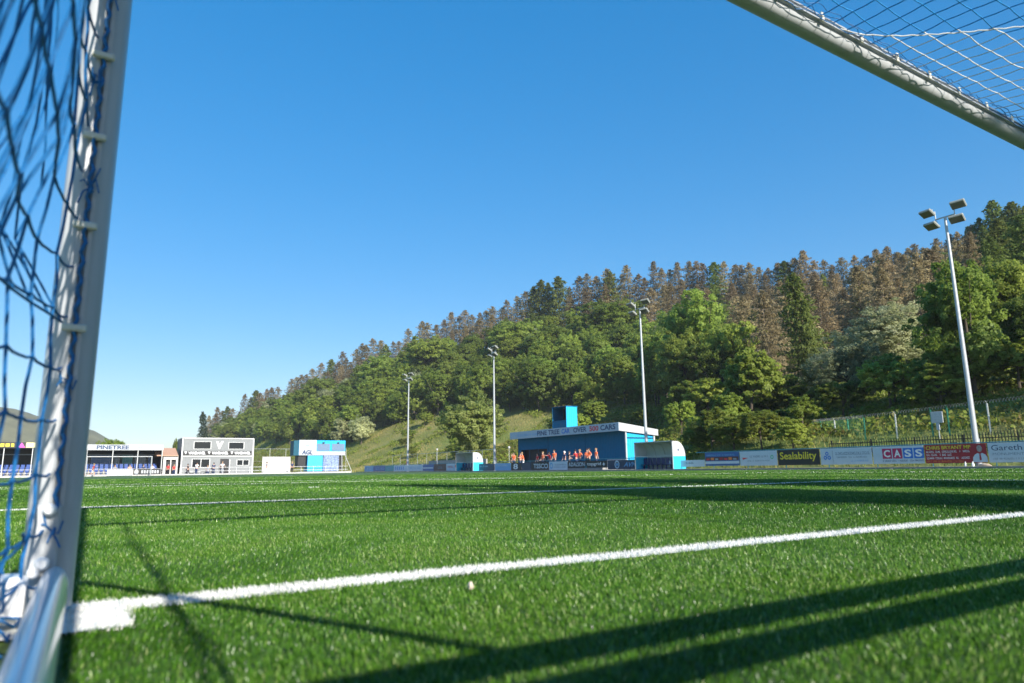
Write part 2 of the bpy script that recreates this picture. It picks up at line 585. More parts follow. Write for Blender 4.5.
def blades(sectors, az0, az1, white):
    """turf fibres in rings round the goalmouth corner; returns verts, faces (triangles), tone"""
    V, F, T = [], [], []
    off = 0
    for r0, r1, dens, w, hgt, bend in sectors:
        n = int(.5 * (r1 * r1 - r0 * r0) * (az1 - az0) * dens)
        r = np.sqrt(rng.uniform(r0 * r0, r1 * r1, n))
        a = rng.uniform(az0, az1, n)
        x = .06 + r * np.sin(a)
        y = -1.85 + r * np.cos(a)
        lm = on_line(x + rng.normal(0, .006, n), y + rng.normal(0, .006, n))
        ok = (lm if white else ~lm) & (y > -4.8) & (y < 105) & (x < 36.6)
        ok &= ~((np.abs(x) < .055) & (y < .06) & (y > -2.3))
        x, y = x[ok], y[ok]
        n = len(x)
        if n == 0:
            continue
        hh = hgt * rng.uniform(.45, 1.2, n)
        ww = w * rng.uniform(.7, 1.3, n)
        th = rng.uniform(0, 2 * PI, n)
        lean = hh * np.abs(rng.normal(.0, .42, n)).clip(0, 1.2)
        # fibres lie over in drifts
        ph = np.sin(x * 5.1 + 2 * np.sin(y * 3.3)) + np.sin(y * 6.7 + 1.7 * np.sin(x * 4.1))
        ld = rng.uniform(0, 2 * PI, n) * .6 + ph * 1.2
        dx, dy = np.cos(ld) * lean, np.sin(ld) * lean
        wx, wy = np.cos(th) * ww * .5, np.sin(th) * ww * .5
        z0 = np.full(n, .002)
        tip = np.stack([x + dx, y + dy, hh], -1)
        tn = np.clip(.42 + .2 * rng.normal(0, 1, n) + .55 * (rng.random(n) < .018) + .1 * ph * .5 + .12 * np.sin(x * .9 + y * .5), 0, 1)  # the rare palest fibres are sun glints painted into the tone
        if bend:
            mid = np.stack([x + dx * .3, y + dy * .3, hh * .62], -1)
            W = np.stack([wx, wy, np.zeros(n)], -1)
            base = np.stack([x, y, z0], -1)
            v = np.stack([base - W, base + W, mid + W * .9, mid - W * .9, tip], 1)
            i0 = off + np.arange(n)[:, None] * 5
            f = np.concatenate([i0 + np.array([0, 1, 2]), i0 + np.array([0, 2, 3]), i0 + np.array([3, 2, 4])], 1)
            V.append(v.reshape(-1, 3))
            F.append(f.reshape(-1))
            T.append(np.repeat(tn, 5))
            off += n * 5
        else:
            W = np.stack([wx, wy, np.zeros(n)], -1)
            base = np.stack([x, y, z0], -1)
            v = np.stack([base - W, base + W, tip], 1)
            i0 = off + np.arange(n)[:, None] * 3
            V.append(v.reshape(-1, 3))
            F.append((i0 + np.array([0, 1, 2])).reshape(-1))
            T.append(np.repeat(tn, 3))
            off += n * 3
    return np.concatenate(V), np.concatenate(F), np.concatenate(T)


mb, nt, bs = nodes_of('turf_fibre')
N, L = nt.nodes, nt.links
at = N.new('ShaderNodeAttribute')
at.attribute_name = 'tone'
rp = N.new('ShaderNodeValToRGB')
e = rp.color_ramp.elements
e[0].position, e[0].color = 0, (.009, .034, .003, 1)
e[1].position, e[1].color = 1, (.42, .5, .2, 1)
k = e.new(.45)
k.color = (.047, .138, .009, 1)
k = e.new(.78)
k.color = (.13, .265, .028, 1)
L.new(at.outputs['Fac'], rp.inputs['Fac'])
L.new(rp.outputs['Color'], bs.inputs['Base Color'])
bs.inputs['Roughness'].default_value = .32
bs.inputs['Specular IOR Level'].default_value = .3
tr = N.new('ShaderNodeBsdfTranslucent')
L.new(rp.outputs['Color'], tr.inputs['Color'])
mx = N.new('ShaderNodeMixShader')
mx.inputs['Fac'].default_value = .13
L.new(bs.outputs[0], mx.inputs[1])
L.new(tr.outputs[0], mx.inputs[2])
L.new(mx.outputs[0], N['Material Output'].inputs['Surface'])

RINGS = [(.45, 2.2, 46000, .0017, .0138, True), (2.2, 4.5, 24000, .0025, .0145, False), (4.5, 10, 7600, .0046, .018, False),
         (10, 24, 950, .015, .021, False), (24, 48, 170, .042, .025, False)]
v, f, t = blades(RINGS, rad(-14), rad(82), False)
tag(link('grass', np_mesh('turf_fibres', v, f, 3, t, mb)), kind='stuff')
M['line_fibre'] = mat('white_turf_fibre', (.66, .66, .62), .5, var=.15, scale=50, grime=.35)
v, f, t = blades([(r0, r1, d * 1.3, w * 1.2, h_ * 1.06, bd) for r0, r1, d, w, h_, bd in RINGS], rad(-14), rad(82), True)
tag(link('painted_grass', np_mesh('line_fibres', v, f, 3, t, M['line_fibre'])), kind='stuff')

# verge, kerbs and paths round the pitch
M['dry_verge'] = mat('dry_grass_verge', (.42, .36, .11), .9, var=.3, scale=5, grime=.15, bump=.4)
b = MB()
b.quad((37.2, -4, .03), (38.6, -4, .03), (38.6, 37.5, .03), (37.2, 37.5, .03))
tag(b.build('verge', M['dry_verge']), kind='structure')
b = MB()
b.quad((38.6, -4, .02), (41.3, -4, .02), (41.3, 112, .02), (38.6, 112, .02))
b.quad((37.2, 37.5, .024), (38.6, 37.5, .024), (38.6, 112, .024), (37.2, 112, .024))
tag(b.build('spectator_path', M['asphalt']), kind='structure')
b = MB()
y = -4.0
while y < 105:
    b.bbox(36.95, 37.18, y, y + .905, -.05, .11 + random.uniform(-.004, .004), .012)
    y += .915
tag(b.build('kerb', M['kerb']), kind='structure')
b = MB()
b.quad((-36, 105.4, .01), (37, 105.4, .01), (37, 113, .01), (-36, 113, .01))
tag(b.build('terrace_path', M['pale_path']), kind='structure')
b = MB()
x = -36.0
while x < 36:
    b.bbox(x, x + .99, 105.4, 105.6, -.05, .16, .015)
    x += 1.0
tag(b.build('white_kerb', M['render_white']), kind='structure')


# ============================ THE NEAR GOAL =================================
def cord(b, pts, r, n=5):
    b.tube(pts, r, n, cap=False)


def oval(w, d, n=20, p=2.6):
    """rounded profile, superellipse"""
    out = []
    for k in range(n):
        t = 2 * PI * k / n
        c, s = math.cos(t), math.sin(t)
        out.append((w / 2 * math.copysign(abs(c) ** (2 / p), c), d / 2 * math.copysign(abs(s) ** (2 / p), s)))
    return out


goal = empty('football_goal', (0, 0, 0))
tag(goal, 'near white football goal with blue net, its post at the left photo edge', 'goal')
RY = -2.2                           # depth of the rear frame
for px in (.01, GOAL_W - .01):
    b = MB()
    b.prism([(px + x, y) for x, y in oval(.10, .12, 28)], 'z', .02, 2.5)
    post = b.build('post', M['post_white'], goal, smooth=True)
    g = MB()                         # rear net track with its lip
    g.box(px - .012, px - .003, -.0705, -.055, .16, 2.44)
    g.box(px + .009, px + .018, -.0705, -.055, .16, 2.44)
    g.build('net_track', M['post_white'], post)
    g = MB()
    g.box(px - .003, px + .009, -.0625, -.052, .16, 2.44)
    g.build('track_slot', M['groove'], post)
    for i, z in enumerate((.62, .86, 1.08, 1.29, 1.5, 1.72, 1.95, 2.2)):
        c = MB()
        c.bbox(px - .022, px + .026, -.086, -.0712, z - .008, z + .008, .003)
        c.build('net_clip', M['clip'], post)
b = MB()
b.prism([(y, 2.5 + z) for y, z in oval(.105, .10, 28, 2.2)], 'x', -.04, GOAL_W + .04)
bar = b.build('crossbar', M['post_white'], goal, smooth=True)
g = MB()
g.box(.1, GOAL_W - .1, -.072, -.056, 2.505, 2.513)
g.box(.1, GOAL_W - .1, -.072, -.056, 2.528, 2.536)
g.build('net_track', M['galv'], bar)
x = .3
while x < GOAL_W - .2:
    c = MB()
    c.bbox(x, x + .022, -.082, -.0722, 2.495, 2.548, .003)
    c.build('net_clip', M['clip'], bar)
    x += .34
# ground frame
for px in (.0235, GOAL_W - .0235):
    b = MB()
    prof = oval(.056, .104, 32, 2.3)
    b.prism([(px + x, .057 + z) for x, z in prof], 'y', -.078, RY)
    b.prism([(px + x * .8, .057 + z * .86) for x, z in prof], 'y', -.066, -.0779)
    sb = b.build('ground_bar', M['bar_metal'], goal, smooth=True)
b = MB()
b.tube([(0, RY, .06), (GOAL_W, RY, .06)], .05, 16)
b.build('rear_ground_bar', M['post_white'], goal, smooth=True)
# corner joint behind the near post: plate, knobs, stub tube
b = MB()
b.bbox(-.026, .026, -.082, -.0735, .09, .236, .004)
pl = b.build('corner_plate', M['post_white'], goal)
for (x, z, r) in ((.004, .226, .013), (.0, .118, .014), (-.014, .1, .012)):
    k = MB()
    k.tube([(x, -.083, z), (x, -.097, z), (x, -.104, z)], [r, r, r * .6], 12)
    k.build('bolt_cap', M['white_metal'], pl, smooth=True)
b = MB()
b.tube([(-.42, -.16, .062), (-.0755, -.16, .062)], .026, 14)
b.build('stub_tube', M['white_metal'], goal, smooth=True)
b = MB()
b.bbox(-.075, -.018, -.2, -.1, .02, .105, .012)
b.build('joint_block', M['white_metal'], goal)
b = MB()
b.tube([(-.075, -.2, .045), (-.085, -1.0, .04), (-.09, RY, .04)], .024, 14)
b.build('outer_ground_tube', M['white_metal'], goal, smooth=True)
# rear frame
b = MB()
for px in (.024, GOAL_W - .024):
    b.tube([(px, RY, .05), (px, RY, 2.62)], .035, 14)
    up = b.build('rear_upright', M['post_white'], goal, smooth=True)
    b = MB()
b.tube([(0, RY, 2.42), (GOAL_W, RY, 2.42)], .04, 10)
b.build('rear_top_rail', M['galv'], goal, smooth=True)
for z in (.625, .545):
    b = MB()
    b.tube([(.25, RY, z), (GOAL_W - .1, RY, z)], .029, 12)
    b.build('rear_rail', M['galv'], goal, smooth=True)
b = MB()
b.tube([(.70, RY, .6), (.05, RY, 1.26)], .016, 8)
b.build('rear_brace', M['galv'], goal, smooth=True)
for px in (.035, GOAL_W - .035):
    b = MB()
    b.tube([(px, -.07, 2.5), (px, -1.1, 2.46), (px, RY, 2.42)], .014, 8)
    b.build('side_top_rail', M['galv'], goal, smooth=True)
b = MB()
b.tube([(2.92, RY, .05), (2.9, RY, 1.1), (2.93, RY, 2.1)], .012, 6)
b.build('hanging_rope', M['net_blue'], goal)


# nets: square mesh, slack
def side_pt(s, z):
    """side net: s = distance back from the post, z = height"""
    k = s / 2.2
    belly = .085 * math.sin(PI * min(1, k)) * (1 - smooth(.55, 1.15, z)) + .012 * math.sin(PI * min(1, k)) * (1 - smooth(1.2, 2.4, z))
    x = -.004 - .018 * smooth(0, .2, s) * (1 - smooth(.5, 1.1, z)) + .03 * smooth(.2, 1.4, s) * smooth(.5, 1.1, z) - belly + .012 * math.sin(7 * s + 3 * z) * smooth(0, .15, s) + .008 * math.sin(13 * z + 5 * s) * smooth(0, .15, s)
    y = -.075 - s + .02 * math.sin(4.1 * z + s * 2) * smooth(0, .2, s)
    return Vector((float(x), float(y), float(z)))


b = MB()
CELL = .115
ns = int(2.1 / CELL) + 1
nz = int(2.38 / CELL) + 1
jig = {}
for i in range(ns + 1):
    for j in range(nz + 1):
        s_ = i * CELL
        z_ = .07 + j * CELL
        w = 0 if i == 0 else 1
        p = side_pt(s_, z_) + w * Vector((random.gauss(0, .003), random.gauss(0, .004), random.gauss(0, .005)))
        p.z -= w * .03 * math.sin(PI * min(1, s_ / 2.1))
        if j == 0 and i > 0:
            p += Vector((random.uniform(-.07, 0), 0, random.uniform(-.01, .06)))
        jig[i, j] = p
for i in range(ns + 1):
    for j in range(nz + 1):
        p = jig[i, j]
        if (i + 1, j) in jig:
            q_ = jig[i + 1, j]
            mid = (p + q_) / 2 + Vector((0, 0, -random.uniform(.004, .010)))
            m1 = p * .5 + mid * .5 + Vector((0, 0, -.003))
            m2_ = q_ * .5 + mid * .5 + Vector((0, 0, -.003))
            cord(b, [p, m1, mid, m2_, q_], .003)
        if (i, j + 1) in jig and i > 0:
            q_ = jig[i, j + 1]
            mid = (p + q_) / 2 + Vector((random.gauss(0, .002), random.gauss(0, .003), 0))
            cord(b, [p, mid, q_], .0033)
        if i > 0 and random.random() < .5:          # knots
            b.tube([p + Vector((0, 0, -.006)), p, p + Vector((0, 0, .006))], [.002, .0046, .002], 5)
# the slack upper part hangs in a second fold, its meshes drawn long by their weight
jig = {}
for i in range(23):
    for j in range(13):
        if (i + j) % 2:
            continue
        s_ = .06 + i * .045
        z_ = .62 + j * .155
        p = side_pt(s_, z_) + Vector((-.062 - .012 * math.sin(i * .45 + j * .5) + random.gauss(0, .004), random.gauss(0, .008), random.gauss(0, .012)))
        if j == 0:
            p = side_pt(s_, z_)
        jig[i, j] = p
low_row = [jig[i, 0] for i in range(0, 23, 2)]
cord(b, low_row, .003)
for (i, j), p in jig.items():
    for dd in ((1, 1), (-1, 1)):
        q_ = jig.get((i + dd[0], j + dd[1]))
        if q_ is not None:
            mid = (p + q_) / 2 + Vector((random.gauss(0, .002), random.gauss(0, .003), -random.uniform(.0, .006)))
            cord(b, [p, mid, q_], .0026)
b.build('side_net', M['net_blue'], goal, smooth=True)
# border cord laced up the track, with its dashes
b = MB()
pts = []
z = .16
while z < 2.44:
    pts.append((.013 + .004 * math.sin(z * 140), -.078 - .004 * math.cos(z * 140), z))
    z += .012
cord(b, pts, .0042, 6)
for z in (.18, .5, .95, 1.22, 1.46, 1.8):
    p0 = Vector((.012, -.08, z))
    for k in range(5):
        a = random.uniform(0, 6.3)
        cord(b, [p0, p0 + Vector((.012 * math.cos(a), -.006, random.uniform(-.02, .03))), p0 + Vector((.02 * math.cos(a), -.008, random.uniform(-.05, .05)))], .0022)
b.build('lacing_cord', M['net_blue'], goal, smooth=True)
# loose loops of net lying over the joint at the foot of the post
b = MB()
for k in range(16):
    c0 = Vector((random.uniform(-.14, -.03), random.uniform(-.6, -.1), random.uniform(.05, .14)))
    pts = [c0]
    d = Vector((random.uniform(-1, 1), random.uniform(-1, 1), random.uniform(-.3, .5))).normalized()
    for q_ in range(7):
        d = (d + Vector((random.gauss(0, .5), random.gauss(0, .5), random.gauss(0, .35)))).normalized()
        n_ = pts[-1] + d * .035
        n_.z = min(.2, max(.035, n_.z))
        n_.x = min(-.02, max(-.22, n_.x))
        pts.append(n_)
    cord(b, pts, .0026)
b.build('loose_net', M['net_blue'], goal, smooth=True)


def roof_pt(x, s):
    """roof net between crossbar and rear top rail"""
    k = s / 2.2
    sag = .10 * math.sin(PI * min(1, k)) * (.8 + .35 * math.sin(x * 1.3 + .6))
    z = 2.53 - .1 * k - sag
    return Vector((x + .03 * math.sin(s * 2.3 + x), -.07 - s + .015 * math.sin(x * 2.1), z))


def rope_x(s):
    return 3.2 + .72 * (max(s, 0) / .55) ** .6


bb, bw = MB(), MB()
RC = .115
nxr = int(GOAL_W / RC)
nsr = int(2.1 / RC) + 1
P = {(i, j): roof_pt(i * RC + .03, j * RC) + Vector((random.gauss(0, .003), random.gauss(0, .003), random.gauss(0, .003))) * (j > 0) for i in range(nxr + 1) for j in range(nsr + 1)}
for (i, j), p in P.items():
    for dd in ((1, 0), (0, 1)):
        q_ = P.get((i + dd[0], j + dd[1]))
        if q_ is None or (dd == (1, 0) and j == 0):
            continue
        mid = (p + q_) / 2 + Vector((0, 0, -.003))
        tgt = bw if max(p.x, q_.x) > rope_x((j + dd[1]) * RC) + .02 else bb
        cord(tgt, [p, mid, q_], .0028, 4)
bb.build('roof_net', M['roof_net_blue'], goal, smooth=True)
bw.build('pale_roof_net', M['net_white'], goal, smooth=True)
b = MB()
pts = []
for k in range(120):
    s_ = k / 119 * 2.0
    p = roof_pt(rope_x(s_), s_)
    pts.append((p.x + .0025 * math.cos(k * 1.9), p.y, p.z - .006 + .0025 * math.sin(k * 1.9)))
cord(b, pts, .0034, 6)
b.build('border_rope', M['net_white'], goal, smooth=True)
# slack net gathered along the back of the crossbar
b = MB()
for k in range(3):
    pts = []
    ph = random.uniform(0, 6)
    for i in range(150):
        x = .3 + i * .045
        pts.append((x, -.085 - .02 * random.random() - .012 * math.sin(x * 5 + ph), 2.515 + .03 * math.sin(x * 7.3 + ph) + .012 * random.random()))
    cord(b, pts, .0022, 4)
b.build('gathered_net', M['net_blue'], goal)
# net drawn aside and hanging from the rear frame
b = MB()
for k in range(5):
    x0 = .235 + random.gauss(0, .014)
    pts = [(x0 + random.gauss(0, .012), RY - .03 + random.gauss(0, .015), 2.4 - i * .2) for i in range(12)]
    cord(b, pts, .004, 4)
b.build('drawn_net', M['net_blue'], goal)
# a pale pebble on the turf
b = MB()
import bmesh
bm = bmesh.new()
bmesh.ops.create_icosphere(bm, subdivisions=2, radius=.008)
for v_ in bm.verts:
    v_.co *= 1 + .22 * math.sin(v_.co.x * 400 + 2) * math.cos(v_.co.y * 330 + v_.co.z * 200)
    v_.co.z *= 1.25
b.add([v_.co + Vector((.882, -.32, .02)) for v_ in bm.verts], [tuple(w.index for w in f_.verts) for f_ in bm.faces])
bm.free()
tag(b.build('pebble', M['stone'], smooth=True), 'small pale pebble lying on the turf inside the white goal line', 'pebble')


# ==================== THE TOUCHLINE SIDE (x about 38) =======================
# floodlight masts
def make_mast():
    r = empty('floodlight_mast')
    b = MB()
    b.tube([(0, 0, 0), (0, 0, 4), (0, 0, 13.7)], [.15, .125, .07], 14)
    b.build('pole', M['mast'], r, smooth=True)
    b = MB()
    b.bbox(-.22, .22, -.22, .22, .0, .05, .01)
    b.build('base_plate', M['concrete'], r)
    b = MB()
    b.bbox(.13, .2, -.1, .1, .9, 1.5, .01)
    b.build('junction_box', M['galv'], r)
    b = MB()
    b.tube([(0, -.5, 13.72), (0, .5, 13.72)], .04, 8)
    for sy in (-1, 1):
        b.tube([(0, sy * .5, 13.35), (0, sy * .5, 14.2)], .03, 8)
    b.build('crossarm', M['galv'], r)
    for sy in (-1, 1):
        for sz, tilt in ((.42, 34), (-.36, 34)):
            f = MB()
            f.bbox(-.08, .08, -.36, .36, -.27, .27, .04)
            fo = f.build('floodlight', M['lamp_body'], r)
            fo.location = (-.2, sy * (.82 if sz > 0 else .66), 13.72 + sz)
            fo.rotation_euler = (sy * rad(4), -rad(58), sy * rad(-14))
            g = MB()
            g.bbox(-.088, -.0815, -.32, .32, -.23, .23, .003)
            g.build('lens', M['lamp_glass'], fo)
            g = MB()
            g.tube([(.13, -.28, 0), (.2, -.28, 0), (.2, .28, 0), (.13, .28, 0)], .018, 6)
            g.build('bracket', M['galv'], fo)
    return r


mast0 = make_mast()
for i, (y, lab) in enumerate(((15.9, 'tall grey four-lamp floodlight mast at the right, behind the dark red board'),
                              (40.8, 'grey floodlight mast rising between the blue stand and the larger dugout'),
                              (65.9, 'grey floodlight mast between the small dugout and the left end of the blue stand'),
                              (90.9, 'farthest and shortest-looking floodlight mast, standing left of the pale roundish tree'))):
    o = mast0 if i == 0 else copy_tree(mast0)
    o.location = (39.5, y, .02)
    o.rotation_euler.z = (0, .12, -.1, .2)[i]
    tag(o, lab, 'floodlight mast', 'floodlight masts along the touchline')

# spectator rail
rail = empty('spectator_rail', (38.15, 58, 0))
tag(rail, 'teal tubular spectator rail running behind the advertising boards', 'railing')
b = MB()
b.tube([(0, -50, 1.27), (0, -23.9, 1.27)], .028, 8)
b.tube([(0, -17.6, 1.02), (0, 6.2, 1.02)], .028, 8)
b.tube([(0, 13.5, 1.05), (0, 48, 1.05)], .028, 8)
b.build('top_rail', M['rail_teal'], rail, smooth=True)
for k in range(33):
    y = -49.5 + k * 3.0
    if -23.5 < y < -18 or 6.5 < y < 13:
        continue
    b = MB()
    b.tube([(.0, y, 0), (.0, y, 1.26 if y < -23 else 1.03)], .026, 8)
    b.build('rail_post', M['rail_teal'], rail, smooth=True)


# advertising boards: facing the pitch
def board(y0, y1, z0, z1, m, label, x=38.08, t=.018, legs=False):
    r = empty('advertising_board', (x, (y0 + y1) / 2, 0))
    tag(r, label, 'advertising board', 'advertising boards along the touchline')
    w = y1 - y0
    b = MB()
    b.bbox(-t, t, -w / 2 + .015, w / 2 - .015, z0, z1, .004)
    b.build('panel', m, r)
    return r, w


def face(r, w, txt, u0, u1, z0, z1, m, shear=0.0, bold=0.0):
    """lettering on a board; u runs 0..1 from its left to its right as read"""
    yc = w / 2 - (u0 + u1) / 2 * w
    return lettering(txt, (u1 - u0) * w, z1 - z0, Vector((-.021, yc, (z0 + z1) / 2)), FACE_PITCH, m, r, shear, bold)


def scribble(r, w, u0, u1, z0, z1, m, d=.021, facing=None, name='illegible_writing', x0=None):
    """writing too small to read: a row of uneven upright strokes and bars"""
    b = MB()
    h = z1 - z0
    u = u0 * w
    while u < u1 * w:
        lw = random.uniform(.25, .55) * h
        if random.random() < .14:
            u += h * .6
            continue
        k = random.random()
        yl = w / 2 - u

        def q(a, c, e, f_):
            b.quad((-d, yl - a * lw, z0 + e * h), (-d, yl - c * lw, z0 + e * h), (-d, yl - c * lw, z0 + f_ * h), (-d, yl - a * lw, z0 + f_ * h))
        q(0, .28, 0, 1)
        if k < .4:
            q(.281, .95, .8, 1)
            q(.281, .95, 0, .2)
        elif k < .7:
            q(.7, .95, 0, 1)
            q(.281, .699, .42, .6)
        else:
            q(.281, .9, 0, .2)
        u += lw * 1.25
    return b.build(name, m, r)


def patch(r, w, u0, u1, z0, z1, m, name, d=.0205, parent=None):
    b = MB()
    b.box(-d, -d + .004, w / 2 - u1 * w, w / 2 - u0 * w, z0, z1)
    return b.build(name, m, parent or r)


def ring(r, w, u, z, ro, ri, m, name, d=.021):
    b = MB()
    n = 28
    yc = w / 2 - u * w
    for k in range(n):
        t0, t1 = 2 * PI * k / n, 2 * PI * (k + 1) / n
        b.quad(*[(-d, yc + q * math.cos(t), z + q * 1.1 * math.sin(t)) for q, t in ((ro, t0), (ro, t1), (ri, t1), (ri, t0))])
    return b.build(name, m, r)


Z0, Z1 = .28, 1.23
r, w = board(11.4, 14.78, Z0, Z1, M['pale_board'], 'pale blue board with dark blue name in large letters, rightmost at the photo edge')
face(r, w, 'Gareth Evans', .05, .8, .86, 1.13, M['ink_navy'])
face(r, w, 'MONUMENTAL MASON', .06, .8, .63, .75, M['ink_grey'])
scribble(r, w, .06, .8, .42, .5, M['ink_grey'])

r, w = board(14.82, 17.82, Z0, Z1, M['red_board'], 'dark red board with yellow heading and a grey-haired man in a pale shirt')
face(r, w, 'CHRIS BRYANT MP', .03, .76, .99, 1.17, M['ink_yellow'], bold=.012)
scribble(r, w, .03, .76, .82, .92, M['ink_white'])
scribble(r, w, .03, .44, .66, .76, M['ink_white'])
scribble(r, w, .03, .72, .49, .59, M['ink_white'])
scribble(r, w, .03, .62, .34, .43, M['ink_orange'])
pic = MB()
yc = w / 2 - .89 * w
n = 20
for cy_, cz_, ry_, rz_ in ((yc, .98, .125, .17),):
    pic.add([(-.0212, cy_ + ry_ * math.cos(2 * PI * k / n), cz_ + rz_ * math.sin(2 * PI * k / n)) for k in range(n)], [tuple(range(n))])
po = pic.build('portrait', mat('portrait_grey', (.3, .25, .24), .5, var=.4, scale=14), r)
pic = MB()
pts = [(-.0208, yc + q, z) for q, z in ((.36, .31), (.33, .55), (.24, .68), (.1, .76), (.0, .7), (-.1, .76), (-.24, .68), (-.31, .55), (-.32, .31))]
pic.add(pts, [tuple(range(len(pts)))])
pic.build('shirt', M['pale_board'], po)
pic = MB()
pts = [(-.0216, yc + q, z) for q, z in ((-.03, .7), (.03, .7), (.05, .45), (0, .38), (-.05, .45))]
pic.add(pts, [tuple(range(len(pts)))])
pic.build('tie', M['red_board'], po)

r, w = board(17.86, 20.68, Z0, Z1, M['pale_board'], 'pale board with four square letter tiles, two crimson and two blue')
for k, ch in enumerate('CASS'):
    u = .2 + k * .205
    t_ = patch(r, w, u, u + .185, .56, 1.12, M['ink_crimson'] if k < 2 else M['ink_blue'], 'letter_tile')
    me = text_mesh(ch, .36, .4, bold=.03)
    me.materials.append(M['ink_white'])
    o = link('lettering', me, t_)
    m4 = FACE_PITCH.to_4x4()
    m4.translation = (-.0232, w / 2 - (u + .0925) * w, .84)
    o.matrix_local = m4
scribble(r, w, .2, 1.0 - .02, .4, .49, M['ink_navy'])

r, w = board(20.72, 23.98, Z0, Z1, M['pale_board'], 'pale blue board with a small square emblem and faint grey-blue lettering')
patch(r, w, .25, .258, .42, 1.1, M['ink_grey'], 'divider')
scribble(r, w, .31, .94, .84, 1.0, M['ink_grey'])
scribble(r, w, .33, .9, .66, .75, M['ink_grey'])
scribble(r, w, .6, .92, .44, .53, M['lt_blue'])
for k in range(3):
    a = PI / 2 + k * 2 * PI / 3
    u, z = .14 - .045 * math.cos(a), .77 + .16 * math.sin(a)
    ring(r, w, u, z, .11, .05, M['ink_blue'], 'emblem')

r, w = board(24.02, 27.03, Z0, Z1, M['black_board'], 'black board with yellow serif lettering')
face(r, w, 'Sealability', .06, .93, .5, 1.1, M['ink_yellow'], bold=.012)

r, w = board(27.07, 30.08, Z0, Z1, M['pale_board'], 'pale blue board with faint writing and a red dart shape at its left end')
b = MB()
b.add([(-.0208, w / 2 - u * w, z) for u, z in ((.05, .82), (.24, .8), (.07, .66), (.1, .74))], [(0, 1, 3), (3, 1, 2)])
b.build('red_dart', M['ink_red'], r)
scribble(r, w, .28, .76, .82, .95, M['ink_grey'])
scribble(r, w, .2, .8, .56, .64, M['ink_grey'])
ring(r, w, .87, .82, .12, .07, M['ink_green'], 'emblem')

r, w = board(30.12, 33.2, Z0 + .02, Z1, M['mid_blue'], 'dark blue board with a strip of red and brown car pictures across its middle')
st = patch(r, w, .02, .98, .68, .92, M['brown_board'], 'picture_strip')
for k in range(7):
    u = .05 + k * .13
    patch(r, w, u, u + .09, .70, .82 + .05 * (k % 2), (M['ink_red'], M['ink_orange'], M['grey_cloth'], M['red_board'])[k % 4], 'car_picture', d=.0225, parent=st)
scribble(r, w, .06, .9, 1.0, 1.1, M['lt_blue'])
patch(r, w, 0.005, .995, .44, .62, M['pale_board'], 'pale_strip')

r, w = board(33.24, 37.2, Z0 - .02, .74, M['pale_board'], 'low pale board half hidden behind the side of the larger dugout')
scribble(r, w, .48, .72, .47, .6, M['ink_navy'])

# left run, lower and fixed below the rail
A0, A1 = .12, .88
r, w = board(40.0, 44.2, A0, A1, M['navy'], 'dark navy board with a round emblem, beside the left end of the larger dugout')
ring(r, w, .3, .52, .31, .2, M['pale_board'], 'emblem')
ring(r, w, .3, .52, .12, .0, M['lt_blue'], 'emblem_disc')
face(r, w, 'AVM', .5, .88, .33, .7, M['lt_blue'], shear=.35, bold=.02)
r, w = board(44.25, 47.2, A0 + .15, A1, M['black_board'], 'black board with round white lettering and a white star at its end')
face(r, w, 'topgrid', .06, .72, .4, .76, M['ink_white'], bold=.01)
b = MB()
pts = []
for k in range(12):
    a = PI / 2 + k * PI / 6
    q_ = .2 if k % 3 == 0 else .09
    pts.append((-.021, w / 2 - .85 * w + q_ * math.cos(a), .58 + q_ * math.sin(a)))
b.add(pts, [tuple(range(12))])
b.build('star', M['ink_white'], r)
r, w = board(47.25, 49.95, A0 + .15, A1, M['black_board'], 'black board with pale angular capitals, in front of the orange-bibbed group')
face(r, w, 'ADALSON', .06, .95, .42, .78, M['pale_board'], bold=.012, shear=-.08)
r, w = board(50.0, 53.0, A0, A1 + .03, M['pale_board'], 'pale blue board with a blue crescent and two lines of small writing')
ring(r, w, .13, .52, .27, .15, M['lt_blue'], 'emblem')
scribble(r, w, .3, .94, .55, .67, M['ink_grey'])
scribble(r, w, .3, .9, .33, .44, M['ink_grey'])
r, w = board(53.05, 56.2, A0, A1, M['black_board'], 'black board with broad white capitals, under the person with the raised arm')
face(r, w, 'TSSCO', .16, .96, .28, .74, M['pale_board'], bold=.02)
r, w = board(56.25, 57.9, A0, A1, M['navy'], 'narrow dark board without readable writing, left of the white-lettered black one')
r, w = board(57.95, 60.0, A0, A1, M['black_board'], 'narrow black board with a single white numeral')
face(r, w, '8', .22, .66, .22, .8, M['ink_white'], bold=.02)
r, w = board(60.05, 63.4, A0, A1, M['lt_blue'], 'bright blue board with a paler upper half, left of the numeral board')
scribble(r, w, .1, .8, .56, .76, M['pale_board'])
r, w = board(63.45, 67.1, A0, A1, M['navy'], 'navy board with a white line of writing beside the small dugout')
scribble(r, w, .12, .6, .5, .66, M['pale_board'])
A0, A1 = .14, .98
r, w = board(71.6, 75.4, A0, A1, M['pale_board'], 'white board with a red heart emblem, left of the small dugout')
b = MB()
yc = w / 2 - .72 * w
pts = []
for k in range(24):
    t_ = 2 * PI * k / 24
    pts.append((-.021, yc - .021 * 16 * math.sin(t_) ** 3, .6 + .019 * (13 * math.cos(t_) - 5 * math.cos(2 * t_) - 2 * math.cos(3 * t_) - math.cos(4 * t_))))
b.add(pts, [tuple(range(24))])
b.build('heart', M['ink_red'], r)
scribble(r, w, .1, .5, .5, .72, M['ink_red'])
r, w = board(75.45, 79.0, A0, A1, M['brown_board'], 'dark brown board left of the heart board')
scribble(r, w, .3, .8, .4, .7, M['ink_grey'])
r, w = board(79.05, 82.4, A0, A1, M['mid_blue'], 'dark blue board with a pale band, left of the brown board')
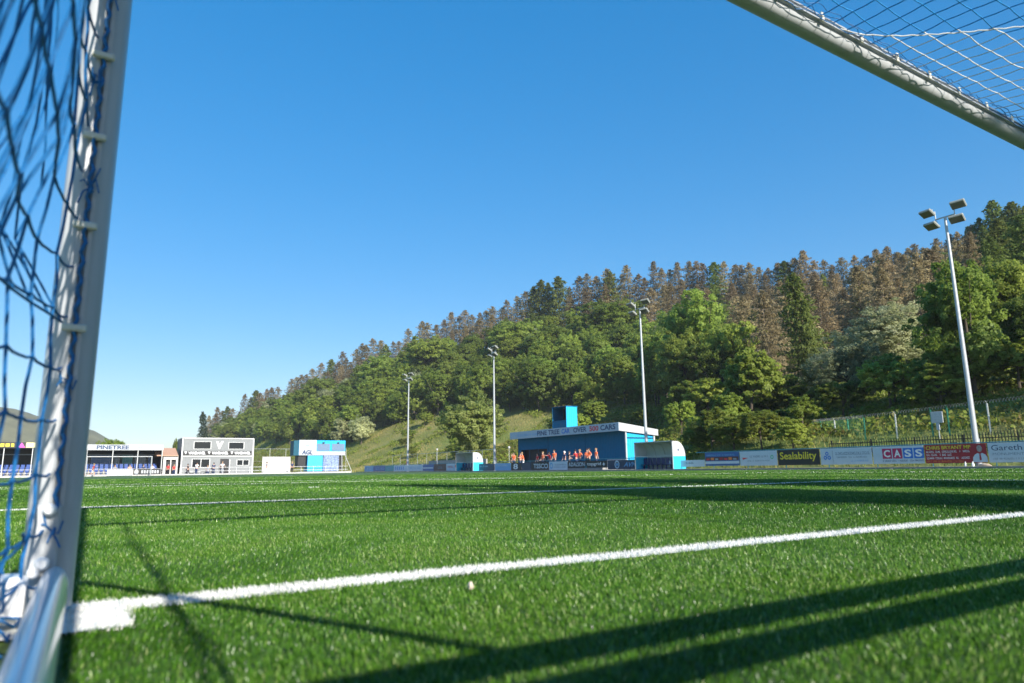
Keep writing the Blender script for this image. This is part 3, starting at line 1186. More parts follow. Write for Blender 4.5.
patch(r, w, .02, .96, .44, .6, M['pale_board'], 'pale_band')
r, w = board(82.45, 87.5, A0, A1, M['pale_board'], 'long pale blue board right of the farthest mast')
scribble(r, w, .12, .86, .42, .7, M['lt_blue'])
r, w = board(87.55, 92.6, A0, A1, M['pale_board'], 'long pale board with a row of small blue figures, at the farthest mast')
for k in range(5):
    u = .12 + k * .14
    patch(r, w, u, u + .05, .34, .8, M['ink_blue'], 'blue_figure')
r, w = board(92.65, 96.0, A0, A1, M['teal_board'], 'teal green board left of the farthest mast')
scribble(r, w, .1, .86, .44, .72, M['lt_blue'])
r, w = board(96.05, 101.0, A0, A1, M['mid_blue'], 'dark blue board with broken pale lettering near the far corner')
scribble(r, w, .2, .9, .4, .74, M['lt_blue'])
r, w = board(101.05, 105.0, A0, A1, M['lt_blue'], 'light blue board at the far corner of the pitch, leftmost of the row')
scribble(r, w, .1, .8, .42, .74, M['pale_board'])


# dugouts
def dugout(y0, y1, nseat, label, depth=1.3, H=2.15):
    L_ = y1 - y0
    r = empty('dugout', (37.3, y0, .03))
    tag(r, label, 'dugout', 'team dugouts beside the touchline')
    arc = [(0, H)] + [(depth * .35 + depth * .65 * math.sin(t), H - (H - 1.05) + (H - 1.05) * math.cos(t)) for t in np.linspace(0, PI / 2, 9)] + [(depth, .05)]
    inner = [(x - .02 if x > .1 else x, z - .025) for x, z in arc]
    b = MB()
    n = len(arc)
    b.prism(arc + inner[::-1], 'y', .04, L_ - .04)
    b.build('roof_shell', M['perspex'], r, smooth=True)
    for k, yy in ((0, 0.0), (1, L_)):
        s = MB()
        top = [(x, z) for x, z in arc if z >= 1.05] + [(depth, 1.03), (0, 1.03)]
        s.prism(top, 'y', yy - .025, yy + .025)
        sp = s.build('side_panel', M['white_board'], r)
        s = MB()
        s.prism([(0, .06), (depth, .06), (depth, 1.026), (0, 1.026)], 'y', yy - .022, yy + .022)
        s.build('lower_panel', M['cyan_flat'], sp)
        if k == 0:
            e_ = MB()
            pts = [(depth * .45 + .07 * math.cos(t), -.0265, 1.5 + .1 * math.sin(t)) for t in np.linspace(0, 2 * PI, 12)[:-1]]
            e_.add(pts, [tuple(range(11))])
            e_.build('emblem', M['ink_navy'], sp)
    f = MB()
    for yy in (.0, L_):
        f.box(-.03, .03, yy - .03, yy + .03, .0, H + .03)
    f.box(-.03, .03, -.03, L_ + .03, H - .02, H + .04)
    f.build('front_frame', M['galv'], r)
    f = MB()
    f.box(-.025, .025, .035, L_ - .035, 1.04, 1.09)
    f.build('front_bar', M['galv'], r)
    for k in range(1, 4):
        f = MB()
        yy = L_ * k / 4
        f.tube([(x - .045, yy, z - .05) for x, z in arc[1:]], .02, 6)
        f.build('rib', M['galv'], r)
    f = MB()
    f.box(.25, depth - .05, .06, L_ - .06, .02, .1)
    f.build('floor', M['asphalt'], r)
    for k in range(nseat):
        yy = .35 + (L_ - .7) * k / (nseat - 1)
        f = MB()
        f.bbox(.42, .8, yy - .2, yy + .2, .4, .45, .015)
        f.bbox(.76, .82, yy - .2, yy + .2, .45, .95, .02)
        f.bbox(.56, .66, yy - .05, yy + .05, .1, .4, .005)
        f.build('seat', M['seat_navy'], r)
    return r


dugout(35.65, 39.8, 8, 'larger curved-roof dugout with white and cyan end panel, right of the blue stand')
dugout(67.0, 71.2, 6, 'small-looking far dugout with white and cyan end panel, left of the second-farthest mast')

# blue spectator stand
b = MB()
b.box(40.2, 45.0, 47.5, 71, -.05, .28)
tag(b.build('concrete_terrace', M['concrete']), kind='structure')
st = empty('spectator_stand', (44, 49.5, 0))
tag(st, 'blue clad spectator stand with white lettered roof edge behind the orange-bibbed players', 'stand')
XL, XR, Ln = 1.0, 4.75, 20.2
b = MB()
b.box(XL, XL + .12, .25, 13.7, .1, 3.9)
b.box(XL, XL + .12, 19.4, 20.1, .1, 3.9)
b.box(XL, XL + .12, 13.7, 19.4, 2.5, 3.9)
b.box(XL, XL + .12, 13.7, 19.4, .1, 1.0)
b.build('front_wall', M['stand_blue'], st)
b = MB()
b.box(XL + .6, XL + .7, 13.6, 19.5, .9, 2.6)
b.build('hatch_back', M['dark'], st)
for k in range(4):
    b = MB()
    yy = 13.75 + k * 1.86
    b.box(XL - .02, XL + .05, yy, yy + .07, 1.0, 2.5)
    b.build('hatch_post', M['navy'], st)
b = MB()
b.prism([(XL + .13, .1), (XR, .1), (XR, 3.75), (XL + .13, 4.05)], 'y', .25, .35)
sw = b.build('side_wall', M['cyan'], st)
b = MB()
b.box(XL + .2, XR - .1, .2, .247, 3.1, 3.2)
b.build('side_seam', M['navy'], sw)
b = MB()
b.box(XL - .04, XL + .1, .12, .246, .1, 4.05)
b.build('corner_post', M['white_board'], st)
b = MB()
b.box(XR - .08, XR + .1, .12, .246, .1, 3.78)
b.build('corner_post', M['white_board'], st)
b = MB()
b.box(XR, XR + .12, .3, 20.1, .1, 3.7)
b.box(XL, XR, 20.0, 20.1, .1, 3.8)
b.build('rear_wall', M['stand_blue'], st)
b = MB()
b.prism([(.06, 4.55), (XR + .4, 3.95), (XR + .4, 3.87), (.06, 4.45)], 'y', .06, Ln + .1)
b.build('roof', M['roof'], st)
b = MB()
b.prism([(.06, 4.62), (XR + .45, 4.02), (XR + .45, 3.4), (.06, 3.82)], 'y', -.02, .05)
b.build('gable_board', M['white_board'], st)
b = MB()
b.box(0, .05, -.02, Ln + .15, 3.8, 4.64)
fa = b.build('fascia', M['fascia_blue'], st)


def fascia_text(txt, ya, yb, m, z0=3.97, z1=4.5, bold=.03):
    """text from its left end ya to its right end yb (ya > yb)"""
    return lettering(txt, ya - yb, z1 - z0, Vector((-.004, (ya + yb) / 2, (z0 + z1) / 2)), FACE_PITCH, m, fa, 0, bold)


fascia_text('OVER', 7.35, 5.05, M['ink_navy'])
fascia_text('500', 4.6, 3.1, M['ink_red'])
fascia_text('CARS', 2.8, .45, M['ink_navy'])
fascia_text('PINE TREE', 14.3, 9.9, M['ink_navy'])
fascia_text('CAR', 9.5, 8.0, M['ink_blue'])
scribble(fa, 40.0, .035, .145, 4.08, 4.34, M['lt_blue'], .004)
for k in range(2):
    b = MB()
    yy = (13.55, 6.6)[k]
    b.box(XL - .07, XL - .003, yy, yy + .12, .1, 3.84)
    b.build('wall_post', M['stand_blue'], st)

gb = empty('camera_gantry', (45, 59.4, 4.1))
tag(gb, 'bright blue box shaped camera gantry standing on the stand roof', 'gantry')
b = MB()
b.box(0, 1.5, 0, .06, .0, 2.95)
b.build('side_wall', M['cyan'], gb)
b = MB()
b.box(0, 1.5, 2.64, 2.7, .0, 2.95)
b.build('side_wall', M['cyan'], gb)
b = MB()
b.box(.02, 1.42, 2.6, 2.636, .02, 2.93)
b.build('shade_lining', M['stand_blue'], gb)  # added sheet, its darker blue paints shade inside the gantry
b = MB()
b.box(.0, .06, .065, 2.635, .0, 1.45)
b.build('front_wall', M['stand_blue'], gb)
b = MB()
b.box(1.44, 1.5, .065, .5, .0, 2.9)
b.box(1.44, 1.5, 1.2, 2.59, .0, 2.9)
b.box(1.44, 1.5, .5, 1.2, .0, 1.7)
b.build('rear_wall', M['dark'], gb)
b = MB()
b.box(-.08, 1.58, -.06, 2.76, 2.955, 3.02)
b.build('roof', M['stand_blue'], gb)

# crate-like rail frame standing before the stand wall
b = MB()
for yy in (0, 2.6):
    b.tube([(0, yy, 0), (0, yy, .95)], .025, 6)
for z in (.5, .95):
    b.tube([(0, 0, z), (0, 2.6, z)], .025, 6)
o = b.build('crowd_barrier', M['galv'])
o.location = (42.2, 46.6, .03)
tag(o, 'grey tube barrier standing in front of the blue stand wall near its right end', 'barrier')

# green mesh fence on the bank
fp = [(46, 11.3), (46, 13.6), (46, 15.9), (46, 17.95), (46, 20.25), (46, 21.25), (46, 23.55), (46, 25.75), (47.4, 27.85), (48.8, 29.8), (50.6, 32.2), (52.4, 34.5), (54.3, 37.0)]
fe = empty('mesh_fence', (46, 17.95, 0))
tag(fe, 'tall green-posted mesh fence with coiled wire on top, on the bank behind the right boards', 'fence')
tops = []
for k, (x, y) in enumerate(fp):
    zb = float(ground_z(x, y))
    zt = .3 + 2.95 * (x / 46) + .04 * max(0, 26 - y) * 1.05 + .2
    tops.append((x - 46, y - 17.95, zt))
    b = MB()
    b.tube([(x - 46, y - 17.95, zb - .1), (x - 46, y - 17.95, zt)], .055, 8)
    b.tube([(x - 46, y - 17.95, zt), (x - 46.12, y - 17.95, zt + .14)], .02, 6)
    b.build('fence_post', M['green_post'] if k % 3 else M['pale_post'], fe, smooth=True)
b = MB()
for k in range(len(tops) - 1):
    p, q_ = Vector(tops[k]), Vector(tops[k + 1])
    for t_ in (0, .33, .66, .97):
        d0 = 2.1 * t_
        b.tube([p - Vector((0, 0, d0)), q_ - Vector((0, 0, d0))], .006, 4)
    # wires of the mesh
    n_ = int((q_ - p).length / .16)
    for i in range(n_):
        a = p.lerp(q_, i / n_)
        c = p.lerp(q_, min(1, (i + 1) / n_))
        for z_ in range(8):
            h0 = 2.05 - z_ * .26
            b.tube([a - Vector((0, 0, h0)), c - Vector((0, 0, h0 - .26))], .0034, 3, cap=False)
            b.tube([c - Vector((0, 0, h0)), a - Vector((0, 0, h0 - .26))], .0034, 3, cap=False)
b.build('wire_mesh', M['green_post'], fe)
b = MB()
for k in range(len(tops) - 1):
    p, q_ = Vector(tops[k]), Vector(tops[k + 1])
    n_ = int((q_ - p).length / .03)
    pts = []
    for i in range(n_ + 1):
        c = p.lerp(q_, i / n_) + Vector((-.08, 0, .1))
        a = i * 1.1
        d = (q_ - p).normalized()
        pts.append(c + d.orthogonal().normalized() * .09 * math.cos(a) + Vector((0, 0, 1)) * .09 * math.sin(a))
    b.tube(pts, .005, 4)
b.build('coiled_wire', M['groove'], fe)

# low black palisade in front of it
pf = empty('palisade_fence', (43.6, 18, 0))
tag(pf, 'low black palisade fence between the right boards and the mesh fence', 'fence')
b = MB()
y = 10.0
while y < 27:
    zt = 1.98 + .03 * (18 - y)
    b.bbox(-.012, .012, y - 18 - .02, y - 18 + .02, .9, zt, .004)
    y += .16
b.build('pales', M['black_board'], pf)
b = MB()
for z in (1.1, 1.65):
    b.box(.014, .05, -8, 9, z, z + .05)
b.build('cross_rail', M['black_board'], pf)
for k in range(7):
    b = MB()
    yy = -8 + k * 2.8
    b.box(.052, .12, yy, yy + .07, float(ground_z(43.6, 18 + yy)) - .2, 1.9)
    b.build('fence_post', M['black_board'], pf)

# grey cabinet sign on a post
r = empty('cabinet_sign', (45.4, 20.6, float(ground_z(45.4, 20.6))))
tag(r, 'square grey sign on a post against the mesh fence, left of the right mast', 'sign')
zb = 3.48 - r.location.z
b = MB()
b.bbox(-.03, .03, -.36, .36, zb - .72, zb, .02)
b.build('sign_plate', M['galv'], r)
b = MB()
b.bbox(-.03, .03, -.1, .1, zb - 1.15, zb - .725, .01)
b.build('lower_box', M['white_board'], r)
b = MB()
b.tube([(.035, 0, -.05), (.035, 0, zb - .1)], .03, 8)
b.build('post', M['galv'], r)

# small things on the verge under the red board
for k, (y, sx, lab) in enumerate(((15.62, .1, 'small pale bottle standing on the kerb under the red board'), (15.28, .13, 'larger white container standing on the kerb under the red board'))):
    b = MB()
    b.tube([(0, 0, 0), (0, 0, .2), (0, 0, .25), (0, 0, .27), (0, 0, .31)], [sx * .5, sx * .5, sx * .22, sx * .25, sx * .24], 12)
    o = b.build('bottle', M['white_cloth'], smooth=True)
    o.location = (37.5, y, .03)
    tag(o, lab, 'bottle', 'bottles on the verge')
b = MB()
prof = [(.0, .02), (.08, .1), (.3, .13), (.42, .11), (.5, .02)]
b.tube([(0, -.02, .09), (0, .1, .1), (0, .3, .12), (0, .48, .1), (0, .58, .08)], [.03, .09, .11, .09, .03], 10)
o = b.build('kit_bag', M['ink_orange'], smooth=True)
o.data.materials[0] = mat('tan_canvas', (.5, .38, .28), .8, var=.2)
o.location = (37.55, 14.5, .03)
tag(o, 'tan kit bag lying on the verge below the man on the red board', 'bag')


# small lamps on short posts at the foot of the bank
for y, z, lab in ((86.3, 3.1, 'small white globe lamp on a thin post right of the farthest mast'), (66.8, 2.75, 'small white globe lamp on a thin post left of the blue stand')):
    r = empty('globe_lamp', (42, y, 0))
    tag(r, lab, 'lamp', 'globe lamps behind the spectator path')
    b = MB()
    b.tube([(0, 0, 0), (0, 0, z - .1)], .025, 6)
    b.build('pole', M['galv'], r)
    bm = bmesh.new()
    bmesh.ops.create_uvsphere(bm, u_segments=14, v_segments=9, radius=.14)
    b = MB()
    b.add([v_.co + Vector((0, 0, z)) for v_ in bm.verts], [tuple(q_.index for q_ in f_.verts) for f_ in bm.faces])
    bm.free()
    b.tube([(0, 0, z - .16), (0, 0, z - .1)], .07, 10)
    b.build('lamp_globe', M['render_white'], r, smooth=True)


# ball-stop fence behind the path
def ballstop(pts, h, label, step, name='ballstop_fence', top=True):
    r = empty(name, (pts[0][0], pts[0][1], 0))
    tag(r, label, 'fence')
    o = Vector((pts[0][0], pts[0][1], 0))
    t_ = MB()
    for p, q_ in zip(pts[:-1], pts[1:]):
        p, q_ = Vector((*p, 0)) - o, Vector((*q_, 0)) - o
        n_ = max(1, round((q_ - p).length / step))
        for i in range(n_ + 1):
            c = p.lerp(q_, i / n_)
            b = MB()
            b.tube([c, c + Vector((0, 0, h))], .03, 6)
            b.build('fence_post', M['pale_post'], r)
        for z in ((h, h * .5) if top else (h * .5,)):
            t_.tube([p + Vector((0, 0, z)), q_ + Vector((0, 0, z))], .022 if z == h else .01, 5)
        m_ = int((q_ - p).length / .5)
        for i in range(m_):
            c = p.lerp(q_, i / m_)
            t_.tube([c, c + Vector((0, 0, h))], .003, 3, cap=False)
    t_.build('wire_mesh', M['galv'], r)
    return r


ballstop([(43.2, 72), (43.2, 106)], 2.7, 'thin grey mesh fence at the foot of the dry grass bank behind the far boards', 3.4)
b = MB()
b.box(-.1, .1, 0, 17, 0, 1.55)
o = b.build('retaining_wall', M['concrete'])
o.location = (42.5, 73, 0)
tag(o, 'low pale wall behind the boards left of the small dugout', 'wall')


# ============================ THE FAR END ===================================
# far goal
fg = empty('football_goal', (0, PITCH_L, 0))
tag(fg, 'white football goal at the far end of the pitch, in front of the seated stand', 'goal')
for px in (0, GOAL_W):
    b = MB()
    b.tube([(px, 0, 0), (px, 0, 2.5)], .06, 12)
    b.build('post', M['post_white'], fg, smooth=True)
b = MB()
b.tube([(-.05, 0, 2.5), (GOAL_W + .05, 0, 2.5)], .06, 12)
b.build('crossbar', M['post_white'], fg, smooth=True)
for px in (0, GOAL_W):
    b = MB()
    b.tube([(px, 0, 2.45), (px, 1.0, 2.4), (px, 2, .05), (px, 0, .05)], .03, 8)
    b.build('net_frame', M['post_white'], fg)
b = MB()
for i in range(30):
    x = i * GOAL_W / 29
    b.tube([(x, .05, 2.45), (x, 1.0, 2.38), (x, 2, .05)], .003, 3, cap=False)
for k in range(11):
    t_ = k / 10
    b.tube([(0, 1 + t_, 2.38 - 2.33 * t_), (GOAL_W, 1 + t_, 2.38 - 2.33 * t_)], .003, 3, cap=False)
b.build('net', M['net_white'], fg)

r = empty('advertising_board', (3.9, 104.4, 0))
tag(r, 'plain white board standing behind the far goal', 'advertising board')
b = MB()
b.bbox(-1.5, 1.5, -.02, .02, .05, .86, .005)
b.build('panel', M['white_board'], r)
for x in (-1.3, 1.3):
    b = MB()
    b.bbox(x - .03, x + .03, .022, .3, 0, .06, .005)
    b.build('foot', M['galv'], r)
r = empty('advertising_board', (6.6, 105.9, 0))
tag(r, 'black board with white emblem and writing, right of the white board behind the far goal', 'advertising board')
b = MB()
b.bbox(-1.05, 2.3, -.02, .02, .1, .95, .005)
b.build('panel', M['black_board'], r)
b = MB()
pts = [(-.7 + .26 * math.cos(t_), -.022, .52 + .36 * math.sin(t_)) for t_ in np.linspace(0, 2 * PI, 16)[:-1]]
b.add(pts, [tuple(range(15))])
b.build('emblem', M['white_board'], r)
b = MB()
for k in range(7):
    b.box(-.1 + k * .32, .1 + k * .32, -.024, -.0205, .32, .74)
b.build('illegible_writing', M['white_board'], r)

# seated stand
SX0, SX1 = -34.0, 9.1
gs = empty('seated_stand', (SX0, 107, 0))
tag(gs, 'long low stand with white lettered fascia and blue seats behind the far goal', 'stand')
W_ = SX1 - SX0
b = MB()
b.prism([(-.06, 4.1), (5.2, 3.9), (5.2, 3.8), (-.06, 4.0)], 'x', 0, W_)
b.build('roof', M['roof'], gs)
b = MB()
b.box(28.35, W_, -.12, -.065, 3.5, 4.25)
f1 = b.build('fascia', M['white_board'], gs)
lettering('PINETREE', 3.9, .55, Vector((36.9, -.125, 3.88)), FACE_GOAL, M['ink_navy'], f1, bold=.045)
lettering('CARS', 1.3, .4, Vector((40.1, -.125, 3.93)), FACE_GOAL, M['lt_blue'], f1)
b = MB()
b.box(0, 28.3, -.12, -.065, 3.75, 4.5)
f2 = b.build('fascia', M['black_board'], gs)
for k in range(9):
    b = MB()
    b.box(20.9 + k * .58, 20.9 + k * .58 + random.uniform(.3, .5), -.1245, -.1215, 3.9, 4.32)
    b.build('illegible_writing', M['ink_yellow'], f2)
b = MB()
b.box(27.1, 28.2, -.1245, -.1215, 3.8, 4.45)
b.build('fascia_panel', mat('pale_yellow_panel', (.75, .68, .35), .5), f2)
b = MB()
b.add([(26.2, -.126, 3.8), (27.05, -.126, 3.8), (26.65, -.126, 4.45)], [(0, 1, 2)])
b.build('magenta_wedge', M['ink_magenta'], f2)
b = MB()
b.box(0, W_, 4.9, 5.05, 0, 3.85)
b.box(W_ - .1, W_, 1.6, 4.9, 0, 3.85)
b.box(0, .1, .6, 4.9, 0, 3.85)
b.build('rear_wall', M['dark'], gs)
for x, wd, mm in ((36.1, 1.6, 'mid_blue'), (38.8, 1.6, 'teal_board'), (34.9, .9, 'mid_blue'), (37.8, 1.0, 'grey_cloth'), (40.6, 1.4, 'grey_cloth'), (41.9, .6, 'mid_blue')):
    b = MB()
    b.box(x - wd / 2, x + wd / 2, 4.84, 4.895, 1.2, 2.9)
    b.build('wall_panel', M[mm], gs)
b = MB()
b.box(0, W_, 4.8, 4.89, 2.95, 3.1)
b.build('wall_band', M['grey_cloth'], gs)
for k in range(15):
    x = W_ - .12 - k * 3.02
    b = MB()
    b.tube([(x, 0, 0), (x, 0, 4.0)], .05, 8)
    b.build('roof_post', M['white_metal'], gs)
for k in range(3):
    b = MB()
    b.box(.1, W_ - .15, 1.3 + k * .85, 1.3 + (k + 1) * .85 - .003, 0, .22 + k * .3)
    b.build('seating_step', M['concrete'], gs)
b = MB()
b.tube([(0, -.1, .95), (W_, -.1, .95)], .025, 6)
b.tube([(0, -.1, .5), (W_, -.1, .5)], .02, 6)
b.build('front_rail', M['white_metal'], gs)
seat_me = None
slots = []
for k in range(3):
    for i in range(16):
        slots.append((42.4 - i * .6, k))
    for i in range(16):
        slots.append((29.2 - i * .6, k))
for x, k in slots:
    if seat_me is None:
        f = MB()
        f.bbox(-.22, .22, -.2, .2, .40, .45, .015)
        f.bbox(-.22, .22, .17, .23, .45, .85, .02)
        f.bbox(-.05, .05, -.05, .05, .0, .4, .005)
        o = f.build('seat', M['seat_blue'], gs)
        seat_me = o.data
    else:
        o = link('seat', seat_me, gs)
    o.location = (x, 1.7 + k * .85, .22 + k * .3)

# white kiosk between stand and clubhouse
r = empty('kiosk', (9.3, 108.2, 0))
tag(r, 'small white building with a tiled roof between the seated stand and the grey clubhouse', 'building')
b = MB()
b.box(0, .35, 0, 4, 0, 2.75)
b.box(.35, 1.9, 0, 4, 2.2, 2.75)
b.box(1.65, 1.9, 0, 4, 0, 2.2)
b.box(.9, 1.05, 0, .2, 0, 2.2)
b.build('wall', M['render_white'], r)
b = MB()
b.box(.35, 1.65, .5, .55, 0, 2.2)
b.build('doorway', M['dark'], r)
b = MB()
b.prism([(-.3, 2.72), (-.3, 2.82), (4.2, 4.0), (4.2, 2.72)], 'x', -.9, 1.85)
b.build('roof', M['peach'], r)

# grey two-storey container clubhouse
r = empty('clubhouse', (11.6, 108.0, 0))
tag(r, 'grey two-storey container clubhouse with dark windows and a black banner', 'building')
W_ = 9.85
b = MB()
b.box(0, W_, 0, 6, .1, 2.6)
b.box(0, W_, 0, 6, 2.75, 5.25)
b.build('wall', M['grey_clad'], r)
b = MB()
b.box(-.05, -.004, -.02, 6, .1, 5.28)
b.build('side_cladding', M['grey_dark'], r)
b = MB()
for z in (.02, 2.62, 5.255):
    b.box(-.05, W_ + .05, -.06, 6.05, z, z + .11)
for x in (-.05, W_ - .08):
    b.box(x, x + .14, -.06, -.003, .14, 2.6)
    b.box(x, x + .14, -.06, -.003, 2.75, 5.25)
b.build('frame', M['white_metal'], r)
for x0, x1, z0, z1 in ((1.5, 3.87, 3.72, 4.82), (6.25, 8.5, 3.72, 4.76), (1.4, 3.85, 1.05, 2.3), (7.55, 9.35, 1.3, 2.15)):
    b = MB()
    b.box(x0, x1, -.05, -.02, z0, z0 + .05)
    b.box(x0, x1, -.05, -.02, z1 - .05, z1)
    for x in ((x0, x1 - .08) if z0 > 3 else (x0, (x0 + x1) / 2 - .04, x1 - .08)):
        b.box(x, x + .08, -.05, -.02, z0 + .055, z1 - .055)
    fr = b.build('window', M['white_metal'], r)
    b = MB()
    b.box(x0 + .05, x1 - .05, -.018, -.004, z0 + .05, z1 - .05)
    b.build('pane', M['glass_dark'], fr)
b = MB()
b.box(5.25, 6.45, -.03, -.004, .15, 2.3)
b.build('doorway', M['dark'], r)
b = MB()
b.box(6.45, 6.55, -.5, -.035, .15, 2.2)
b.build('door', M['white_metal'], r)
b = MB()
b.box(.15, W_ - .25, -.085, -.062, 2.85, 3.45)
bn = b.build('banner', M['black_board'], r)
for k, txt in enumerate(('VANDANEL', 'VANDANEL', 'VANDANEL')):
    u = .75 + k * 3.15
    lettering(txt, 2.3, .42, Vector((u + 1.25, -.087, 3.15)), FACE_GOAL, M['ink_white'], bn, bold=.05)
    t_ = MB()
    t_.add([(u - .45, -.087, 3.36), (u - .05, -.087, 3.36), (u - .25, -.087, 2.95)], [(0, 1, 2)])
    t_.build('banner_wedge', M['ink_white'], bn)
b = MB()
b.add([(4.55, -.008, 4.85), (4.85, -.008, 4.85), (5.02, -.008, 4.35), (5.28, -.008, 4.9), (5.55, -.008, 4.9), (5.1, -.008, 3.75), (4.95, -.008, 3.75)], [(0, 1, 2), (0, 2, 6), (6, 2, 5), (2, 3, 5), (3, 4, 5)])
b.build('wall_emblem', M['white_metal'], r)
# railing in front of the clubhouse
rr = empty('front_railing', (11.4, 106.9, 0))
tag(rr, 'white tube railing and low benches in front of the grey clubhouse', 'railing')
for x in np.arange(0, 24.5, 1.9):
    b = MB()
    b.tube([(x, 0, 0), (x, 0, 1.05)], .025, 6)
    b.build('rail_post', M['white_metal'], rr)
b = MB()
for z in (.55, 1.05):
    b.tube([(0, 0, z), (24.5, 0, z)], .024, 6)
b.build('top_rail', M['white_metal'], rr)
for x, lab in ((3.7, 'dark bench in front of the clubhouse doorway'), (1.9, 'pale bench in front of the clubhouse lower window')):
    o = MB()
    o.bbox(-.85, .85, -.18, .18, .42, .47, .01)
    b = empty('bench', (11.4 + x, 107.4, 0))
    tag(b, lab, 'bench', 'benches in front of the clubhouse')
    o.build('seat', M['black_board'] if x > 3 else M['white_metal'], b)
    for sx in (-.7, .7):
        o = MB()
        o.bbox(sx - .03, sx + .03, -.16, .16, .0, .418, .006)
        o.build('leg', M['galv'], b)

# white wall and tall frame between clubhouse and blue container
b = MB()
b.box(0, 4.3, 0, .15, 0, 2.55)
b.box(-.05, 4.35, -.04, .19, 2.555, 2.62)
o = b.build('white_wall', M['render_white'])
o.location = (23.2, 109.6, 0)
tag(o, 'white wall panel between the grey clubhouse and the blue container', 'wall')
ballstop([(21.9, 110), (36.6, 110)], 3.85, 'tall thin white frame fence with a top bar behind the white wall', 2.45, 'frame_fence')

# commentary containers
r = empty('commentary_box', (28.2, 107.5, 0))
tag(r, 'stacked blue containers with a white lettered panel and grey shutters at the far corner', 'container')
b = MB()
b.box(0, 7.45, .1, 2.5, 2.78, 5.15)
b.build('upper_box', M['cyan'], r)
b = MB()
b.box(-.75, -.003, .3, 2.5, 2.78, 5.1)
b.build('side_cladding', M['dark_teal'], r)
b = MB()
b.box(.02, 2.75, .04, .095, 3.4, 5.18)
b.box(.02, 7.45, .04, .095, 2.8, 3.398)
pn = b.build('white_panel', M['white_board'], r)
lettering('AGL', 1.75, .72, Vector((1.3, .032, 3.25)), FACE_GOAL, M['ink_navy'], pn, shear=.15, bold=.05)
b = MB()
b.add([(1.0, .035, 4.42), (1.3, .035, 4.3), (1.6, .035, 4.42), (1.45, .035, 4.18), (1.15, .035, 4.18)], [(0, 1, 4), (4, 1, 3), (1, 2, 3)])
b.build('emblem', M['lt_blue'], pn)
for x0 in (2.85, 5.25):
    b = MB()
    b.box(x0, x0 + 2.05, .05, .095, 3.5, 4.62)
    sh = b.build('shutter', M['shutter'], r)
    b = MB()
    b.bbox(x0 + .8, x0 + 1.15, -.12, .04, 4.68, 4.85, .02)
    b.build('spotlight', M['dark'], sh)
b = MB()
b.box(1.45, 3.85, .15, 2.4, .3, 2.77)
b.build('lower_box', M['blue_door'], r)
b = MB()
b.box(3.95, 6.45, .14, 2.4, .3, 2.77)
b.build('mural_panel', M['mural'], r)
b = MB()
b.box(.05, 1.2, .4, 2.4, .9, 2.77)
b.build('dark_recess', M['dark'], r)
b = MB()
b.box(6.5, 7.2, .5, 2.4, .5, 2.77)
b.build('dark_recess', M['dark'], r)
for x0, x1 in ((7.1, 8.6), (6.9, 7.0)):
    b = MB()
    b.tube([(x0, .2, 3.6), (x1, .0, .2)], .05, 8)
    b.build('brace', M['pale_post'], r)
b = MB()
b.box(.0, 8.6, .0, 2.6, .0, .28)
b.build('plinth', M['concrete'], r)


# ================================ PEOPLE ====================================
def skin_mesh(name, joints, edges, m, levels=1):
    """one continuous surface grown over a skeleton: joints = [(x, y, z, rx, ry)]"""
    me = bpy.data.meshes.new(name)
    me.from_pydata([j[:3] for j in joints], edges, [])
    ob = bpy.data.objects.new(name, me)
    COL.objects.link(ob)
    sk = ob.modifiers.new('Skin', 'SKIN')
    sk.use_smooth_shade = True
    if not me.skin_vertices:
        me.update()
    d = me.skin_vertices[0].data
    for i, j in enumerate(joints):
        d[i].radius = (j[3], j[4] if len(j) > 4 else j[3])
        d[i].use_root = (i == 0)
    ss = ob.modifiers.new('Sub', 'SUBSURF')
    ss.levels = levels
    ss.render_levels = levels
    dg = bpy.context.evaluated_depsgraph_get()
    out = bpy.data.meshes.new_from_object(ob.evaluated_get(dg))
    out.name = name
    bpy.data.objects.remove(ob)
    bpy.data.meshes.remove(me)
    out.materials.clear()
    out.materials.append(m)
    return out


def fk(p, ang, splay, ln, side):
    """step along a limb: ang = swing forward (+x) from hanging down, splay = outward"""
    return (p[0] + ln * math.sin(ang) * math.cos(splay), p[1] + side * ln * math.sin(splay), p[2] - ln * math.cos(ang) * math.cos(splay))


